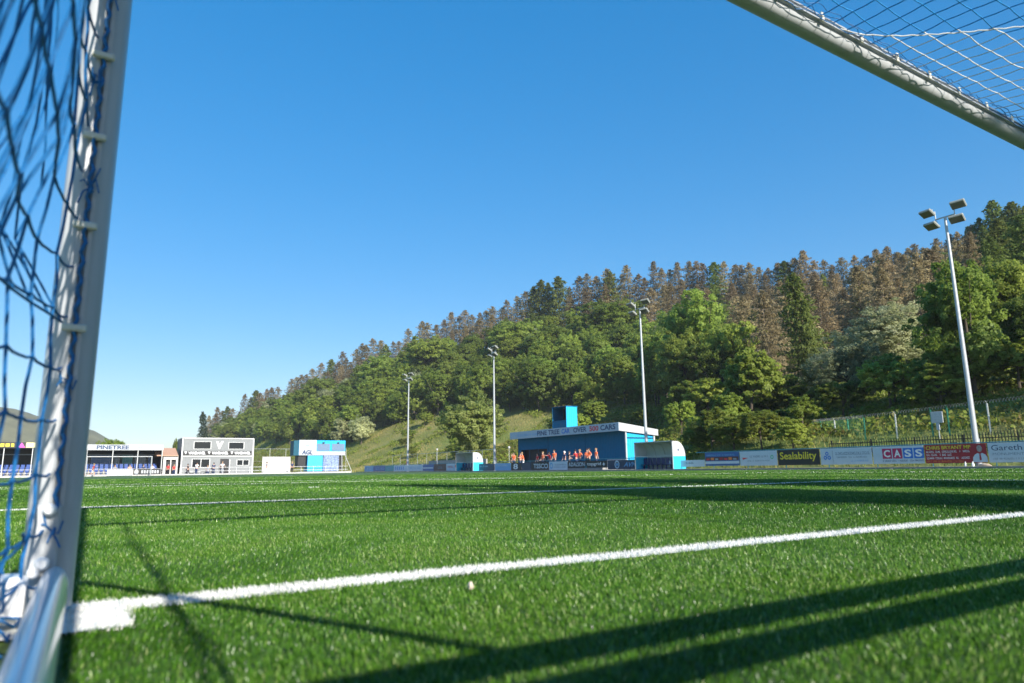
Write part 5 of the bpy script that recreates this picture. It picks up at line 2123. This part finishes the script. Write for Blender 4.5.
TREES = {
    'S': [
        (63.3, 207.5, 4.1, 6.9), (64.5, 193, 3.1, 4.7), (70.4, 193.6, 3.3, 4.6), (75.2, 194, 4.5, 6.5), (75.4, 181.2, 3.4, 7.4), (80.4, 174.4, 4.2, 5.7),
        (82, 163.8, 3.9, 4.7), (84.6, 155.5, 3, 7.1), (84.7, 146.1, 3.9, 7.1), (87.2, 140.1, 4.3, 7.1), (84.2, 127, 3.9, 4.5), (86.3, 119.5, 3.4, 5.1),
        (85.7, 109.3, 4.1, 5.4), (88.5, 105.1, 3.9, 5.8), (89.1, 95.5, 3, 5.5), (81, 77.9, 3.5, 6), (75, 66, 2.5, 7.3), (74.9, 60.2, 4.2, 5.6),
        (59.8, 41.1, 3.3, 7.3), (55, 22.6, 3.8, 4.8), (54.9, 42.5, 8.9, 9.3), (72.2, 63.7, 7.2, 10.4), (60.4, 43.5, 5.4, 6.2), (50.3, 33.6, 3.1, 4.2),
        (57.9, 46.7, 5.3, 8.5), (50, 36.5, 2.1, 5.2), (58, 51.9, 4, 5.1), (62.3, 59, 5.1, 5), (70.7, 87.6, 5.2, 6.7), (72.5, 77.5, 4, 5.6),
        (62, 120, 3, 4.5), (70, 141, 3.6, 5.5), (64, 150, 2.6, 4), (76, 166, 4, 6), (59, 134, 2.6, 4.2), (57, 110, 3, 4.6),
        (68, 158, 3, 5), (44.5, 30.5, 2.6, 4), (44.8, 33.5, 3.2, 4.5), (45.2, 36.6, 2.8, 4.5), (46, 39.6, 3.8, 5.2), (47.5, 42.6, 3.4, 5),
        (45.5, 45, 2.4, 3.6), (49.5, 40.5, 4.6, 6), (52, 45.5, 4.2, 6), (60, 82, 3.4, 5.5), (66, 86, 5, 7), (69, 94, 4.4, 6.5),
        (56, 61, 2.8, 4.5), (53, 24, 3.6, 5.5), (54.5, 28.5, 4.4, 6), (57, 25.5, 5, 6.5), (53.5, 32, 3.6, 5.5), (58, 30, 4.8, 6.5),
        (56, 20, 4, 6), (61, 26, 5, 7), (60, 21.5, 4.5, 6.5),
    ],
    'D': [
        (48.9, 364, 10, 10.4), (60.2, 359.9, 13.2, 12.8), (61, 330.9, 11, 10.2), (61.3, 249, 11.5, 9.5), (63, 228.9, 9.3, 8), (64.5, 213.8, 11.4, 11.4),
        (65.4, 193, 11, 11.2), (73.3, 195.7, 9, 7.6), (74.8, 184.3, 10.1, 10.7), (81.5, 168.9, 13.1, 13.9), (84.9, 160.5, 10.6, 8.6), (84.6, 149, 13.2, 12.7),
        (87.6, 140.8, 11.6, 11), (85.1, 124.4, 12.4, 13.6), (88, 115.8, 11.2, 9.1), (90.5, 101.6, 11.5, 10.8), (76.8, 71.7, 13.7, 11.7), (74.9, 63.4, 11.1, 12.1),
        (54.7, 22.3, 10.4, 8.5), (48.3, 366.6, 13.6, 12.4), (53.3, 353.7, 13, 10.7), (60.2, 354.3, 11.4, 12.2), (61.9, 326, 9.9, 10.1), (61.6, 293.3, 11.1, 11.2),
        (63.6, 272.3, 9.3, 10.1), (66.9, 238, 13.8, 14.3), (65.7, 212.3, 9.7, 8.4), (69.6, 205.5, 12.9, 14.2), (76.8, 203.3, 12.3, 11.2), (85.9, 177.4, 10.3, 8.9),
        (87.5, 163.8, 11.9, 12.1), (88.6, 136, 11.6, 11.3), (89.6, 127.3, 11.9, 12.1), (93.9, 119.3, 10.7, 10.4), (99.1, 107.9, 10.3, 9.2), (89.5, 88.7, 10.3, 10.7),
        (87.4, 76.8, 9.3, 8.9), (52.6, 364.1, 11.3, 9.2), (56.3, 349.7, 11.8, 12.6), (61.1, 346, 11.3, 10), (62.1, 318.3, 10.2, 11.2), (64.1, 301.2, 12, 11.5),
        (64.9, 283.1, 12.6, 11.8), (67.1, 238.7, 12.1, 11.5), (79.2, 212.5, 13, 14.1), (81.9, 202.7, 10.7, 9.9), (83.4, 189.8, 12.4, 10.8), (88.3, 183.2, 11.3, 11.9),
        (90, 172.7, 10.5, 9.6), (92.8, 163.7, 12.4, 13.4), (93.2, 141.3, 10.8, 11.5), (96.3, 124.7, 9, 8.5), (99.6, 97.1, 13.9, 13.6), (96, 86, 10.7, 8.8),
        (48, 375, 11.4, 10.9), (52, 366.7, 9.9, 10.7), (56.7, 357.7, 13.2, 13.6), (62.4, 345.9, 12.6, 12.9), (63, 320.9, 12.1, 11.7), (65.1, 302, 12, 12.2),
        (66.3, 270.8, 10.2, 9.4), (70.2, 256.5, 9.8, 10.3), (71.6, 236.3, 11.7, 10.6), (75.3, 223.6, 11.3, 9.9), (89.9, 183.1, 12.5, 11.8), (100.6, 156.7, 9.8, 7.9),
        (99.6, 143.9, 13.6, 12.2), (100.9, 130.8, 11.4, 9.5), (107.2, 128.4, 12.4, 11.8), (107.2, 115.5, 12.3, 11.8), (104.9, 92.6, 10.7, 10), (66.5, 304.7, 12, 9.8),
        (67.3, 279.8, 10.4, 10), (71.4, 268.2, 13.7, 11.2), (73.3, 246.8, 11.7, 10.1), (77.4, 234.2, 12.3, 13.1), (81.8, 226.3, 11.3, 11.7), (87.3, 205.9, 13.6, 12.6),
        (91.4, 197.9, 11.3, 11.9), (97.8, 175, 11.2, 11.6), (103.7, 169.9, 12.7, 13.5), (106.6, 158.3, 12.9, 13.9), (106.9, 143.9, 13.9, 11.8), (114.4, 128.2, 12.9, 11.7),
        (112.7, 95.3, 13.6, 14.9), (50.9, 382.3, 12.9, 11), (56.2, 367, 9.3, 7.5), (61.2, 362.7, 10.3, 10.2), (64.4, 341.7, 10.4, 9.3), (67.1, 317.5, 10.2, 9.6),
        (68.9, 289.9, 12.5, 12.6), (72.1, 270.8, 10.9, 10.1), (79, 240.3, 10, 8.3), (90.9, 212.8, 13.3, 11.5), (97.3, 196.8, 9.2, 7.5), (107.3, 171.7, 13.4, 14.5),
        (114, 142.7, 12.5, 10.7), (121.3, 140.1, 10.3, 9), (119.8, 117.7, 10.3, 8.6), (114, 103, 14, 12.7), (50.9, 386, 12.3, 10.6), (56.1, 369.5, 9.1, 8.4),
        (61.9, 361.2, 10.8, 9.9), (70.7, 304.6, 13.7, 13.5), (77.6, 279.5, 10.8, 10), (92.9, 239.3, 13.6, 13.4), (93.1, 220.7, 13.2, 12.3), (99.3, 214.4, 11.8, 9.6),
        (103.8, 206.3, 13.9, 11.5), (108.9, 197.2, 13.5, 13.1), (123.3, 145.8, 13.3, 12.6), (125.6, 115.7, 9.5, 8.5), (129.8, 110.4, 12.6, 11.4), (56, 378.4, 10.6, 9.2),
        (61.5, 367.3, 11.6, 12.6), (64.2, 353.4, 11.7, 9.9), (73.7, 303.1, 13.9, 15.1), (88.4, 251.2, 12, 12.3), (98.3, 234.1, 13.1, 12.6), (116.3, 174.5, 12.7, 10.8),
        (122.7, 171.2, 9.2, 10.1), (125.5, 164.1, 12.2, 12.5), (59, 372.6, 10.9, 9.4), (63.4, 361.8, 9.6, 9.7), (92.1, 262, 12, 10.5), (136.7, 154.4, 13.4, 12.3),
        (88.5, 90, 13.2, 13.8), (121.3, 141.2, 16.1, 23.3), (110.4, 155.3, 14.2, 24), (110, 176.5, 15.9, 27.8), (96.4, 207, 18.2, 26.9), (87.5, 230.8, 18.5, 25.2),
        (76, 269.2, 17.7, 24.7), (82, 72.5, 18, 16), (57.6, -15.7, 8.6, 8.4), (67.3, -41.9, 10.1, 9.5), (62.9, -0.5, 8.9, 10), (62.5, 4.2, 10.6, 9.7),
        (57.1, -22.6, 9.4, 9.1), (59.3, -36.1, 9, 8.3), (66.8, -43.3, 8.6, 9.3), (67.2, -43.2, 9.8, 9.3), (56.5, -20.6, 8.5, 9.9), (59.4, 2, 9.1, 8.8),
        (60.8, -12.7, 8.8, 8.7), (53.5, 8.7, 10.2, 8.1), (65, -3.3, 9.1, 9.4), (62.4, -2.1, 10.4, 9.6), (58.6, -36.1, 9.7, 8.7), (51.7, -34.9, 8.6, 9.3),
        (67.7, -8.1, 10.4, 8.2), (65.2, -43.7, 8.8, 9.2), (57.4, -32.1, 10.4, 8.1), (53.2, -41.2, 8.3, 8.3), (63.7, -6, 10.1, 9), (54, -40.5, 10.3, 9.9),
        (67, -17.1, 10.3, 8.8), (51.8, -42.5, 8.3, 9.8), (66.8, 1.8, 9.8, 9.2), (64, -26.4, 10.9, 8.1),
    ],
    'W': [
        (52.8, 353.5, 13.7, 13.9), (61.6, 303.2, 10.6, 9.1), (80.8, 179.5, 9.3, 9.7), (86.1, 195.1, 12.8, 10.8), (97.4, 166.7, 9.5, 9.6), (105.9, 104.5, 13.2, 13.6),
        (49.2, 380.1, 13.5, 12.7), (53, 370.5, 12.9, 11.3), (57.2, 361, 13.8, 14.8), (116.3, 117.5, 10.6, 9.4), (77.3, 260.3, 11.7, 10), (112.1, 163.3, 13, 13.9),
        (70.4, 322.7, 13.1, 13.5), (81, 272.8, 11.5, 12), (84.4, 258.1, 10.8, 9.1), (94.3, 245.8, 10.7, 10), (110.3, 203.9, 11.2, 11.4), (72.1, 320.7, 10.5, 10.3),
        (97, 253.1, 10.5, 11.1), (65.4, 185.1, 9.2, 10.3), (62.6, 193.4, 9, 8.8), (71.8, 37.8, 8.5, 13.1), (61.3, 36, 6.9, 8.5), (78.5, 38.1, 3.2, 8.1),
    ],
    'E': [
        (61.8, 272.8, 9.4, 9.8), (78.7, 177.5, 12.4, 13.4), (87.7, 106.7, 9.8, 8.6), (87.5, 89.7, 10, 8.8), (63.8, 247.6, 11.8, 10.4), (76.4, 188.3, 9.9, 8.7),
        (90, 151.7, 13, 12.3), (96, 113.1, 11.6, 9.6), (48.1, 371.8, 13.7, 14.4), (64.7, 253.9, 13.8, 14.5), (67.1, 213.6, 9.5, 10.2), (73.3, 214.7, 11.7, 9.8),
        (95, 154.4, 10.4, 9.7), (97.7, 137.6, 11.5, 9.2), (99.3, 117.7, 10.8, 11.3), (98.4, 105.8, 11.4, 11.1), (78, 213.8, 13.5, 13.2), (82.7, 203.2, 11.9, 11.5),
        (96.9, 181.6, 10.3, 10), (61.7, 352.2, 11.2, 9.6), (64.3, 329.4, 13.6, 11.5), (86.8, 221.5, 13.6, 13.1), (95.7, 188.6, 13.6, 11.4), (112.1, 137.7, 10, 9.7),
        (110.2, 102.1, 12.5, 10.8), (85.2, 236.7, 13.5, 11.9), (90.2, 228.4, 12.2, 13), (97.9, 212.1, 9.5, 8.8), (100.7, 189.5, 13.1, 12.6), (106.2, 186.3, 9.1, 9),
        (110.6, 149.4, 11.2, 10.5), (118.4, 125.6, 13.1, 12.8), (65.4, 344.5, 12.7, 11.7), (67.1, 321.6, 13, 11.5), (73.2, 286.1, 10.6, 10.9), (80.5, 265.8, 9.8, 9.1),
        (82.3, 246.8, 12.1, 13), (87.3, 243.9, 10.8, 11.3), (110.7, 184.5, 13.1, 10.6), (113, 171.2, 13.9, 12.2), (116.8, 162.4, 9.8, 9.1), (118.5, 152.5, 12.1, 10.8),
        (126.4, 137.7, 11.6, 10.6), (124, 123.6, 12.7, 10.5), (129.8, 54.2, 11.8, 10.2), (49.6, 387.5, 11.7, 10.8), (77.4, 286.1, 12.6, 12.3), (100.5, 221, 13.9, 12.5),
        (107.1, 216.1, 12.7, 11.7), (115.5, 197.3, 11.8, 11), (116.1, 186.7, 13.7, 11.5), (103.1, 231.4, 9.1, 9.7), (124.7, 176.3, 11.8, 11.3), (112.5, 46.9, 10.7, 9.8),
        (17.5, 174.3, 8.8, 3.3), (3.9, 158.6, 7.9, 5.3), (1.9, 169.1, 7.9, 3.4), (62, 22.3, 10.5, 8.5), (60, 19.6, 7.4, 7), (78, 62.6, 13.7, 12),
    ],
    'B': [
        (67, 48.7, 15.1, 9.1), (85.7, 67.8, 15.7, 11.1), (81.6, 59.6, 16.4, 10.5), (94.2, 75.5, 13.2, 9.6), (90.6, 66, 12.5, 10.1), (77, 51.9, 16.6, 10.8),
        (99, 80.2, 14.1, 11.1), (99.6, 74.7, 12.1, 9.5), (91.6, 64.3, 15.2, 12.1), (97, 61.5, 15.1, 12.6), (92.3, 52.6, 15.2, 12.6), (88.7, 46.8, 14.9, 10.3),
        (92, 44.3, 14.6, 10.9), (109.9, 77.6, 16.2, 10.3), (101.1, 66.1, 12.8, 9.4), (108.9, 64.7, 12.1, 8.8), (110.4, 60.3, 14.7, 8.6), (106.4, 53.7, 12.3, 10.3),
        (95.3, 43.3, 13.5, 11.4), (97.9, 39.9, 12.7, 7.4), (116, 93.8, 16.1, 11.3), (120.6, 90.6, 16, 11.6), (121.2, 86.3, 15.7, 11.2), (113.4, 75.2, 13.7, 8.5),
        (116.7, 71.2, 14.3, 8.4), (107.8, 56.8, 16.2, 12.6), (113.3, 55.8, 13, 8.8), (112.1, 51.4, 13.6, 10.8), (117.6, 50.2, 14.8, 11.5), (126.7, 98.2, 14.5, 8.8),
        (122.6, 89.2, 12.8, 10), (129.1, 87.1, 14, 8.9), (131.7, 84, 14.1, 10.2), (128.5, 77.5, 12, 7.7), (128.6, 71.9, 14.5, 9.5), (130.7, 68.7, 14.6, 10.3),
        (126.9, 62.5, 14.3, 11.1), (120.4, 54.9, 14.7, 10.7), (68.6, 335.4, 14, 9.3), (133.6, 150.5, 12.8, 8.5), (129.4, 139.1, 12.9, 10.6), (130.6, 134.5, 16.9, 13.2),
        (133.8, 130.3, 16.8, 12.4), (138.3, 126.9, 12.5, 8.4), (132, 115.4, 16.9, 12.9), (140.7, 115.7, 15.1, 9.8), (132.8, 102.5, 15.7, 12.1), (143, 103.8, 12.9, 8.6),
        (140.2, 96.3, 16, 9.7), (139.2, 90.8, 15.3, 10.4), (135.6, 83.3, 14.6, 10.1), (140.3, 80.4, 14.6, 8.9), (142.2, 77.4, 13.1, 8.4), (137.4, 69.6, 13.4, 9),
        (131.7, 62.8, 13.6, 9.6), (135.2, 60.3, 12.4, 9.3), (134.2, 56.1, 14.3, 9.6), (51.9, 390.2, 12.2, 9.6), (55.2, 382.5, 15.1, 9.7), (70.3, 335, 12.3, 7.3),
        (76.2, 304.8, 14, 8.7), (80.8, 300.6, 12.5, 9.7), (81.4, 287.1, 12.2, 8.9), (84.4, 284.3, 14, 9.5), (86.6, 275, 15.2, 9.2), (89.3, 267.9, 14.5, 11.2),
        (99.6, 236.3, 14.1, 11.3), (106.6, 222.4, 13.8, 9.1), (110.4, 218.8, 12.9, 8.6), (112.3, 212.3, 12.9, 9.7), (114.4, 205.9, 15.6, 12.3), (118.3, 204.1, 14.8, 10.6),
        (121, 188.3, 12, 9.4), (132.5, 175, 14.7, 10), (134.2, 167.8, 16, 13.1), (137.2, 162.5, 15.9, 10.4), (136.9, 143.4, 12, 9.5), (140.5, 139.2, 14.7, 11.5),
        (145.3, 137.4, 15.4, 10.3), (147.2, 132.1, 12.5, 9.8), (145.5, 118.7, 12, 9.2), (151.9, 117.5, 15.1, 10.6), (148.6, 109.4, 15.3, 9.4), (150.7, 105.9, 13.5, 8.4),
        (144.9, 97.4, 15.7, 11.1), (150, 90.8, 12.9, 7.7), (147.7, 84.3, 13.6, 10.7), (148.5, 75.3, 14.8, 11.2), (143.1, 67.5, 13.8, 9.5), (142.1, 62.3, 13.4, 11),
        (144.4, 58.7, 14.3, 11.5), (52.5, 394.7, 16.7, 12.2), (53.9, 390.4, 20.9, 12.8), (55.3, 386.4, 20.2, 13.5), (56.7, 383.1, 22, 13.1), (58.3, 377.6, 18.9, 12.9),
        (61.7, 369, 16.3, 13.9), (63.3, 364.1, 13.3, 8.8), (65, 357.8, 21, 12.4), (66.3, 354.7, 18.1, 12), (69.3, 345.7, 17.8, 15.1), (70.6, 338.8, 17.6, 10.5),
        (72.6, 335, 16.7, 13.7), (74.2, 329.7, 15.8, 12.8), (76, 323.7, 10.7, 8.1), (76.9, 316.4, 15.4, 10.9), (78.4, 313.4, 15.3, 12.7), (79.5, 307.2, 16.3, 13.2),
        (80.7, 303.5, 15.2, 11.8), (81.9, 298.1, 16.6, 12.9), (84.5, 296.6, 17.3, 13.8), (86.3, 293.7, 12.6, 9.9), (88.8, 284.9, 14.4, 11.7), (90.2, 281, 18.3, 12.5),
        (91.9, 279.9, 15, 12.1), (93.4, 274.3, 18.1, 13.2), (94.3, 270.6, 19.7, 14.4), (95.2, 266, 18, 13.4), (97.3, 263.7, 19.2, 15.7), (98.7, 259.7, 17.9, 14.4),
        (101.1, 252.8, 15.4, 9.8), (101.7, 247.2, 14.3, 10.7), (104, 244.8, 18.3, 12.9), (105.8, 242.1, 13.9, 11), (106.9, 237.2, 18.9, 13.5), (108.9, 236.1, 17.5, 13.7),
        (109.6, 230.6, 15.1, 12.3), (112.1, 228, 16.2, 11.1), (113.5, 224.9, 19, 13.7), (115, 221.3, 16.1, 13.7), (116.4, 218.4, 17, 13.2), (116.9, 214, 14.7, 11.4),
        (118.5, 211.8, 14.8, 9.8), (119.9, 209.8, 15.5, 12.8), (120.5, 204.5, 16.8, 14), (123, 203.3, 14.8, 12.2), (124.1, 200.3, 16.4, 11.7), (125.9, 197.9, 17, 12.2),
        (126.9, 194.4, 18.3, 15.2), (134.1, 177.1, 16.5, 9.7), (135.8, 174.5, 19.6, 16.5), (137.6, 171.5, 19.5, 12.2), (138.9, 168.5, 17.6, 14.9), (139.3, 164.5, 19.7, 14.4),
        (142.8, 160.4, 16.7, 11.1), (144.3, 157.9, 19.4, 13.1), (144.3, 154.8, 16.5, 11.8), (144.6, 151.2, 15, 10.1), (147.3, 151, 18.9, 11.4), (146.5, 146.5, 17.3, 11.1),
        (149.2, 145.1, 16.2, 11.2), (149.1, 141.1, 19.6, 11.7), (150.7, 139.1, 19.1, 11.5), (151.9, 136.8, 18.8, 12.7), (150.8, 132.5, 18.3, 11.5), (153.8, 127.6, 18.2, 11.7),
        (155.5, 125.3, 17.2, 13.9), (156.2, 123.2, 16.9, 12.1), (155.9, 120.3, 17.5, 12.8), (155.2, 117.2, 16, 9.8), (156.7, 115.5, 15, 8.9), (156, 112.2, 16.4, 12.8),
        (156.7, 106.7, 17.9, 13.8), (157.2, 103.9, 20, 13.6), (157.5, 101.6, 16.9, 10.9), (159.8, 100.4, 15.9, 10), (159.5, 97.7, 13.6, 8.9), (160.1, 95.3, 15.1, 10.7),
        (159.3, 92, 15.1, 9.5), (158.5, 89.1, 15.1, 11.1), (159.6, 86.9, 16.3, 11.9), (157.5, 83.1, 16.7, 11.4), (159.3, 81.2, 14.1, 11.9), (159.7, 79.2, 14.6, 10.2),
        (156.6, 75.3, 15.6, 10.3), (159.2, 74.4, 13.5, 9.4), (157.5, 71.8, 15.7, 9.2), (157.1, 69.1, 15.6, 10.1), (154.7, 66.2, 15.4, 9.4), (156.6, 63.2, 15.9, 11.2),
    ],
    'G': [
        (74.4, 48.7, 16.8, 10.6), (92.7, 35.2, 12.4, 8.2), (95.5, 32.8, 14.1, 11.2), (105.4, 80.7, 12.5, 10.6), (104, 39, 13.4, 11), (105.5, 35.7, 13.2, 8.3),
        (115.7, 65.9, 12.2, 7.1), (117.5, 45.8, 12.1, 9.9), (117.2, 41.8, 14.3, 11.5), (124.3, 46.7, 13, 11.1), (129.7, 45.8, 14.3, 10.2), (127.5, 152.7, 14.8, 12),
        (140.7, 55.5, 14.8, 10.2), (131.1, 48.3, 14.5, 8.6), (68.1, 344.6, 13.2, 8.3), (118.4, 193.5, 13.5, 8.6), (122.6, 181.7, 13.2, 9.8), (140.6, 120.7, 14.7, 12.2),
        (151, 95.5, 13, 7.6), (154.5, 83.1, 15.6, 11.2), (147.3, 55.4, 12.8, 10.4), (146.5, 51.1, 14.6, 9.7), (59.7, 374.1, 19.7, 13.7), (68, 348.7, 19.4, 16.4),
        (87.6, 289.3, 17.2, 13.5), (99.8, 256.1, 15.5, 12.8), (129, 191.9, 19.6, 13.8), (130.4, 188.5, 20.9, 14.6), (132, 185.4, 18.7, 13.3), (132, 179.8, 20.6, 17.1),
        (140.9, 162.5, 18.4, 15), (152, 129.6, 18.3, 14.6), (156, 108.8, 17.2, 14.2), (156.9, 65, 16.2, 9.6), (156, 61.4, 16.4, 9.9), (155.8, 59, 18.7, 13.2),
        (155.6, 57.5, 15.1, 8.8), (153, 54.4, 16.5, 13.5), (154.5, 53.2, 15.3, 11), (74.1, 48.5, 13, 3.6),
    ],
    'L': [
        (28.7, 212.8, 17.9, 7.6),
    ],
    'T': [
        (52, 95.1, 12.4, 15),
    ],
}


# which trees the photo lets one single out, by what they stand beside
big_w = sorted(TREES['W'], key=lambda q: -(q[2] * q[3]) * (1 if az_of(q[0], q[1]) > 56 else 0))[0]
for sp, rows in TREES.items():
    for (x, y, h, w) in rows:
        lab = grp = None
        if sp == 'T':
            lab = 'pale yellow-green round birch with forked pale stems behind the small dugout'
        elif sp == 'L':
            lab = 'lone dark spruce standing clear of the wood above the grey clubhouse'
        elif (x, y, h, w) == big_w:
            lab = 'largest pale silvery willow, left of the right-hand floodlight mast'
        elif sp == 'E' and y > 150 and x < 25:
            lab = {True: 'small green tree behind the left corner of the grey clubhouse roof', False: 'low green bushy tree behind the lettered roof of the seated stand'}[x > 10]
            grp = 'small trees behind the far buildings'
        tree(sp, x, y, h, w, lab, grp)
# two tall narrow trees beyond the goal line behind the viewer, which throw the long shadows on the pitch
for (x, y, h, w, lab) in ((9.8, -21, 16.4, 7.2, 'broad poplar standing behind the goal, outside the photo'), (5.0, -20, 15.4, 4.5, 'narrow poplar standing behind the goal, outside the photo')):
    tree('D', x, y, h, w, lab)

# undergrowth of bracken and long grass on the bank
n = 130000
bx = rng.uniform(47, 118, n)
by = rng.uniform(-10, 330, n)
keep = rng.random(n) < np.clip(1.25 - .35 * (np.hypot(bx, by) / 130), .2, 1)
bx, by = bx[keep], by[keep]
from mathutils import noise as mnoise
clump = np.array([mnoise.noise((x * .16, y * .16, 0)) * 1.5 + mnoise.noise((x * .5, y * .5, 4)) * 1.1 for x, y in zip(bx, by)])
ok = clump > np.where((by > 105) & (by < 215) & (bx < 92), .35, -.75)
bx, by, clump = bx[ok], by[ok], clump[ok]
bz = ground_z(bx, by)
ok = bz > .25
bx, by, bz, clump = bx[ok], by[ok], bz[ok], clump[ok]
ok = ~((bx > 43.5) & (bx < 50.5) & (by > 47) & (by < 72))
bx, by, bz, clump = bx[ok], by[ok], bz[ok], clump[ok]
C = np.stack([bx, by, bz + .2 + .18 * clump.clip(0, 2)], -1)
V_, F_, T_ = leaf_cloud(C, np.full(len(C), .42), np.full(len(C), 4), .34, tone_of=np.clip(.16 * clump, -.3, .3) + .12 * np.sin(bx * .09 + by * .05))
M['bracken'] = leaf_mat('bracken', (.17, .11, .035), (.15, .19, .02), (.25, .31, .04), .35, .6)
tag(link('undergrowth', np_mesh('undergrowth', V_, F_, 4, T_, M['bracken'])), kind='stuff')

# long grass on the lower bank
n = 150000
gx_ = rng.uniform(41.6, 86, n)
gy_ = rng.uniform(6, 210, n)
gz_ = ground_z(gx_, gy_) - .04
ok = ~((gx_ > 43.0) & (gx_ < 50.5) & (gy_ > 46.5) & (gy_ < 72)) & ((gz_ > .05) | (gx_ > 42.5))
gx_, gy_, gz_ = gx_[ok], gy_[ok], gz_[ok]
n = len(gx_)
hh = rng.uniform(.2, .6, n)
a = rng.uniform(0, 6.28, n)
dx, dy = np.cos(a) * .035, np.sin(a) * .035
lx, ly = rng.normal(0, .14, n), rng.normal(0, .14, n)
tn = np.array([.45 + .7 * mnoise.noise((x * .12, y * .12, 9)) for x, y in zip(gx_, gy_)]) + .12 * smooth(85, 120, gy_) + rng.normal(0, .15, n)
V_ = np.stack([np.stack([gx_ - dx, gy_ - dy, gz_], -1), np.stack([gx_ + dx, gy_ + dy, gz_], -1), np.stack([gx_ + lx, gy_ + ly, gz_ + hh], -1)], 1).reshape(-1, 3)
M['bank_blade'] = leaf_mat('long_grass_blade', (.1, .15, .025), (.2, .22, .05), (.42, .33, .13), .3, .7)
tag(link('long_grass', np_mesh('long_grass', V_, np.arange(n * 3), 3, np.repeat(tn.clip(0, 1), 3), M['bank_blade'])), kind='stuff')

# dry grass tufts on the verge under the boards
n = 9000
vx = rng.uniform(37.25, 38.6, n)
vy = rng.uniform(8, 37.4, n)
hh = rng.uniform(.03, .12, n)
a = rng.uniform(0, 6.28, n)
dx, dy = np.cos(a) * .012, np.sin(a) * .012
lx, ly = rng.normal(0, .03, n), rng.normal(0, .03, n)
V_ = np.stack([np.stack([vx - dx, vy - dy, np.full(n, .03)], -1), np.stack([vx + dx, vy + dy, np.full(n, .03)], -1), np.stack([vx + lx, vy + ly, .03 + hh], -1)], 1).reshape(-1, 3)
M['dry_blade'] = leaf_mat('dry_grass_blade', (.3, .25, .08), (.45, .38, .13), (.3, .32, .08), .3, .7)
tag(link('dry_grass', np_mesh('dry_grass', V_, np.arange(n * 3), 3, np.repeat(rng.uniform(0, 1, n), 3), M['dry_blade'])), kind='stuff')

# thin summer haze over the valley
b = MB()
b.box(-420, 1250, -140, 1560, -1.6, 125)
hz = bpy.data.materials.new('summer_haze')
hz.use_nodes = True
hn = hz.node_tree
hn.nodes.remove(hn.nodes['Principled BSDF'])
pv = hn.nodes.new('ShaderNodeVolumePrincipled')
pv.inputs['Color'].default_value = (.86, .92, 1, 1)
pv.inputs['Density'].default_value = .0002
hn.links.new(pv.outputs[0], hn.nodes['Material Output'].inputs['Volume'])
tag(b.build('haze', hz), kind='stuff')

# ============================ CAMERA AND LIGHT ==============================
SUN_EL, SUN_AZ = 25.2, .007                   # low evening sun from behind the goal
w = bpy.data.worlds.new('World')
S.world = w
w.use_nodes = True
nt = w.node_tree
bg = nt.nodes['Background']
sky = nt.nodes.new('ShaderNodeTexSky')
sky.sky_type = 'NISHITA'
sky.sun_disc = False
sky.sun_elevation = rad(SUN_EL)
sky.sun_rotation = PI + SUN_AZ
sky.altitude = 100
sky.air_density = 1.0
sky.dust_density = 0.3
sky.ozone_density = 2.5
gm = nt.nodes.new('ShaderNodeGamma')
gm.inputs['Gamma'].default_value = .5
nt.links.new(sky.outputs[0], gm.inputs['Color'])
hs = nt.nodes.new('ShaderNodeHueSaturation')
hs.inputs['Saturation'].default_value = 2.15
nt.links.new(gm.outputs[0], hs.inputs['Color'])
vm = nt.nodes.new('ShaderNodeVectorMath')
vm.operation = 'MULTIPLY'
vm.inputs[1].default_value = (1.5, 1.52, 1.66)
nt.links.new(hs.outputs[0], vm.inputs[0])
nt.links.new(vm.outputs[0], bg.inputs['Color'])
bg.inputs['Strength'].default_value = 0.15
sd = Vector((math.sin(SUN_AZ), math.cos(SUN_AZ) * math.cos(rad(SUN_EL)), -math.sin(rad(SUN_EL))))
sl = bpy.data.lights.new('sun', 'SUN')
sl.energy = 5.0
sl.angle = rad(.5)
sl.color = (1.0, .94, .85)
so = bpy.data.objects.new('sun', sl)
COL.objects.link(so)
so.rotation_euler = sd.to_track_quat('-Z', 'Y').to_euler()
so.location = (0, -60, 40)

cam = bpy.data.cameras.new('camera')
co = bpy.data.objects.new('camera', cam)
COL.objects.link(co)
yaw, pitch, roll = rad(31.7845), rad(10.6124), rad(-.76685)
F_ = Vector((math.sin(yaw) * math.cos(pitch), math.cos(yaw) * math.cos(pitch), math.sin(pitch)))
R0 = Vector((math.cos(yaw), -math.sin(yaw), 0))
U0 = R0.cross(F_)
R1 = R0 * math.cos(roll) + U0 * math.sin(roll)
U1 = -R0 * math.sin(roll) + U0 * math.cos(roll)
mw = Matrix((R1, U1, -F_)).transposed().to_4x4()
mw.translation = (.0626, -1.8487, .2985)
co.matrix_world = mw
cam.sensor_width = 36
cam.lens = 678.25 / 1024 * 36
cam.clip_start = .02
cam.clip_end = 9000
cam.dof.use_dof = True
cam.dof.focus_distance = 8.0
cam.dof.aperture_fstop = 3.2
S.camera = co
S.view_settings.view_transform = 'Standard'
S.view_settings.look = 'None'
S.view_settings.gamma = 1
S.view_settings.exposure = 0.7
S.cycles.use_denoising = True
S.cycles.max_bounces = 8
S.cycles.transparent_max_bounces = 8
S.cycles.use_adaptive_sampling = True
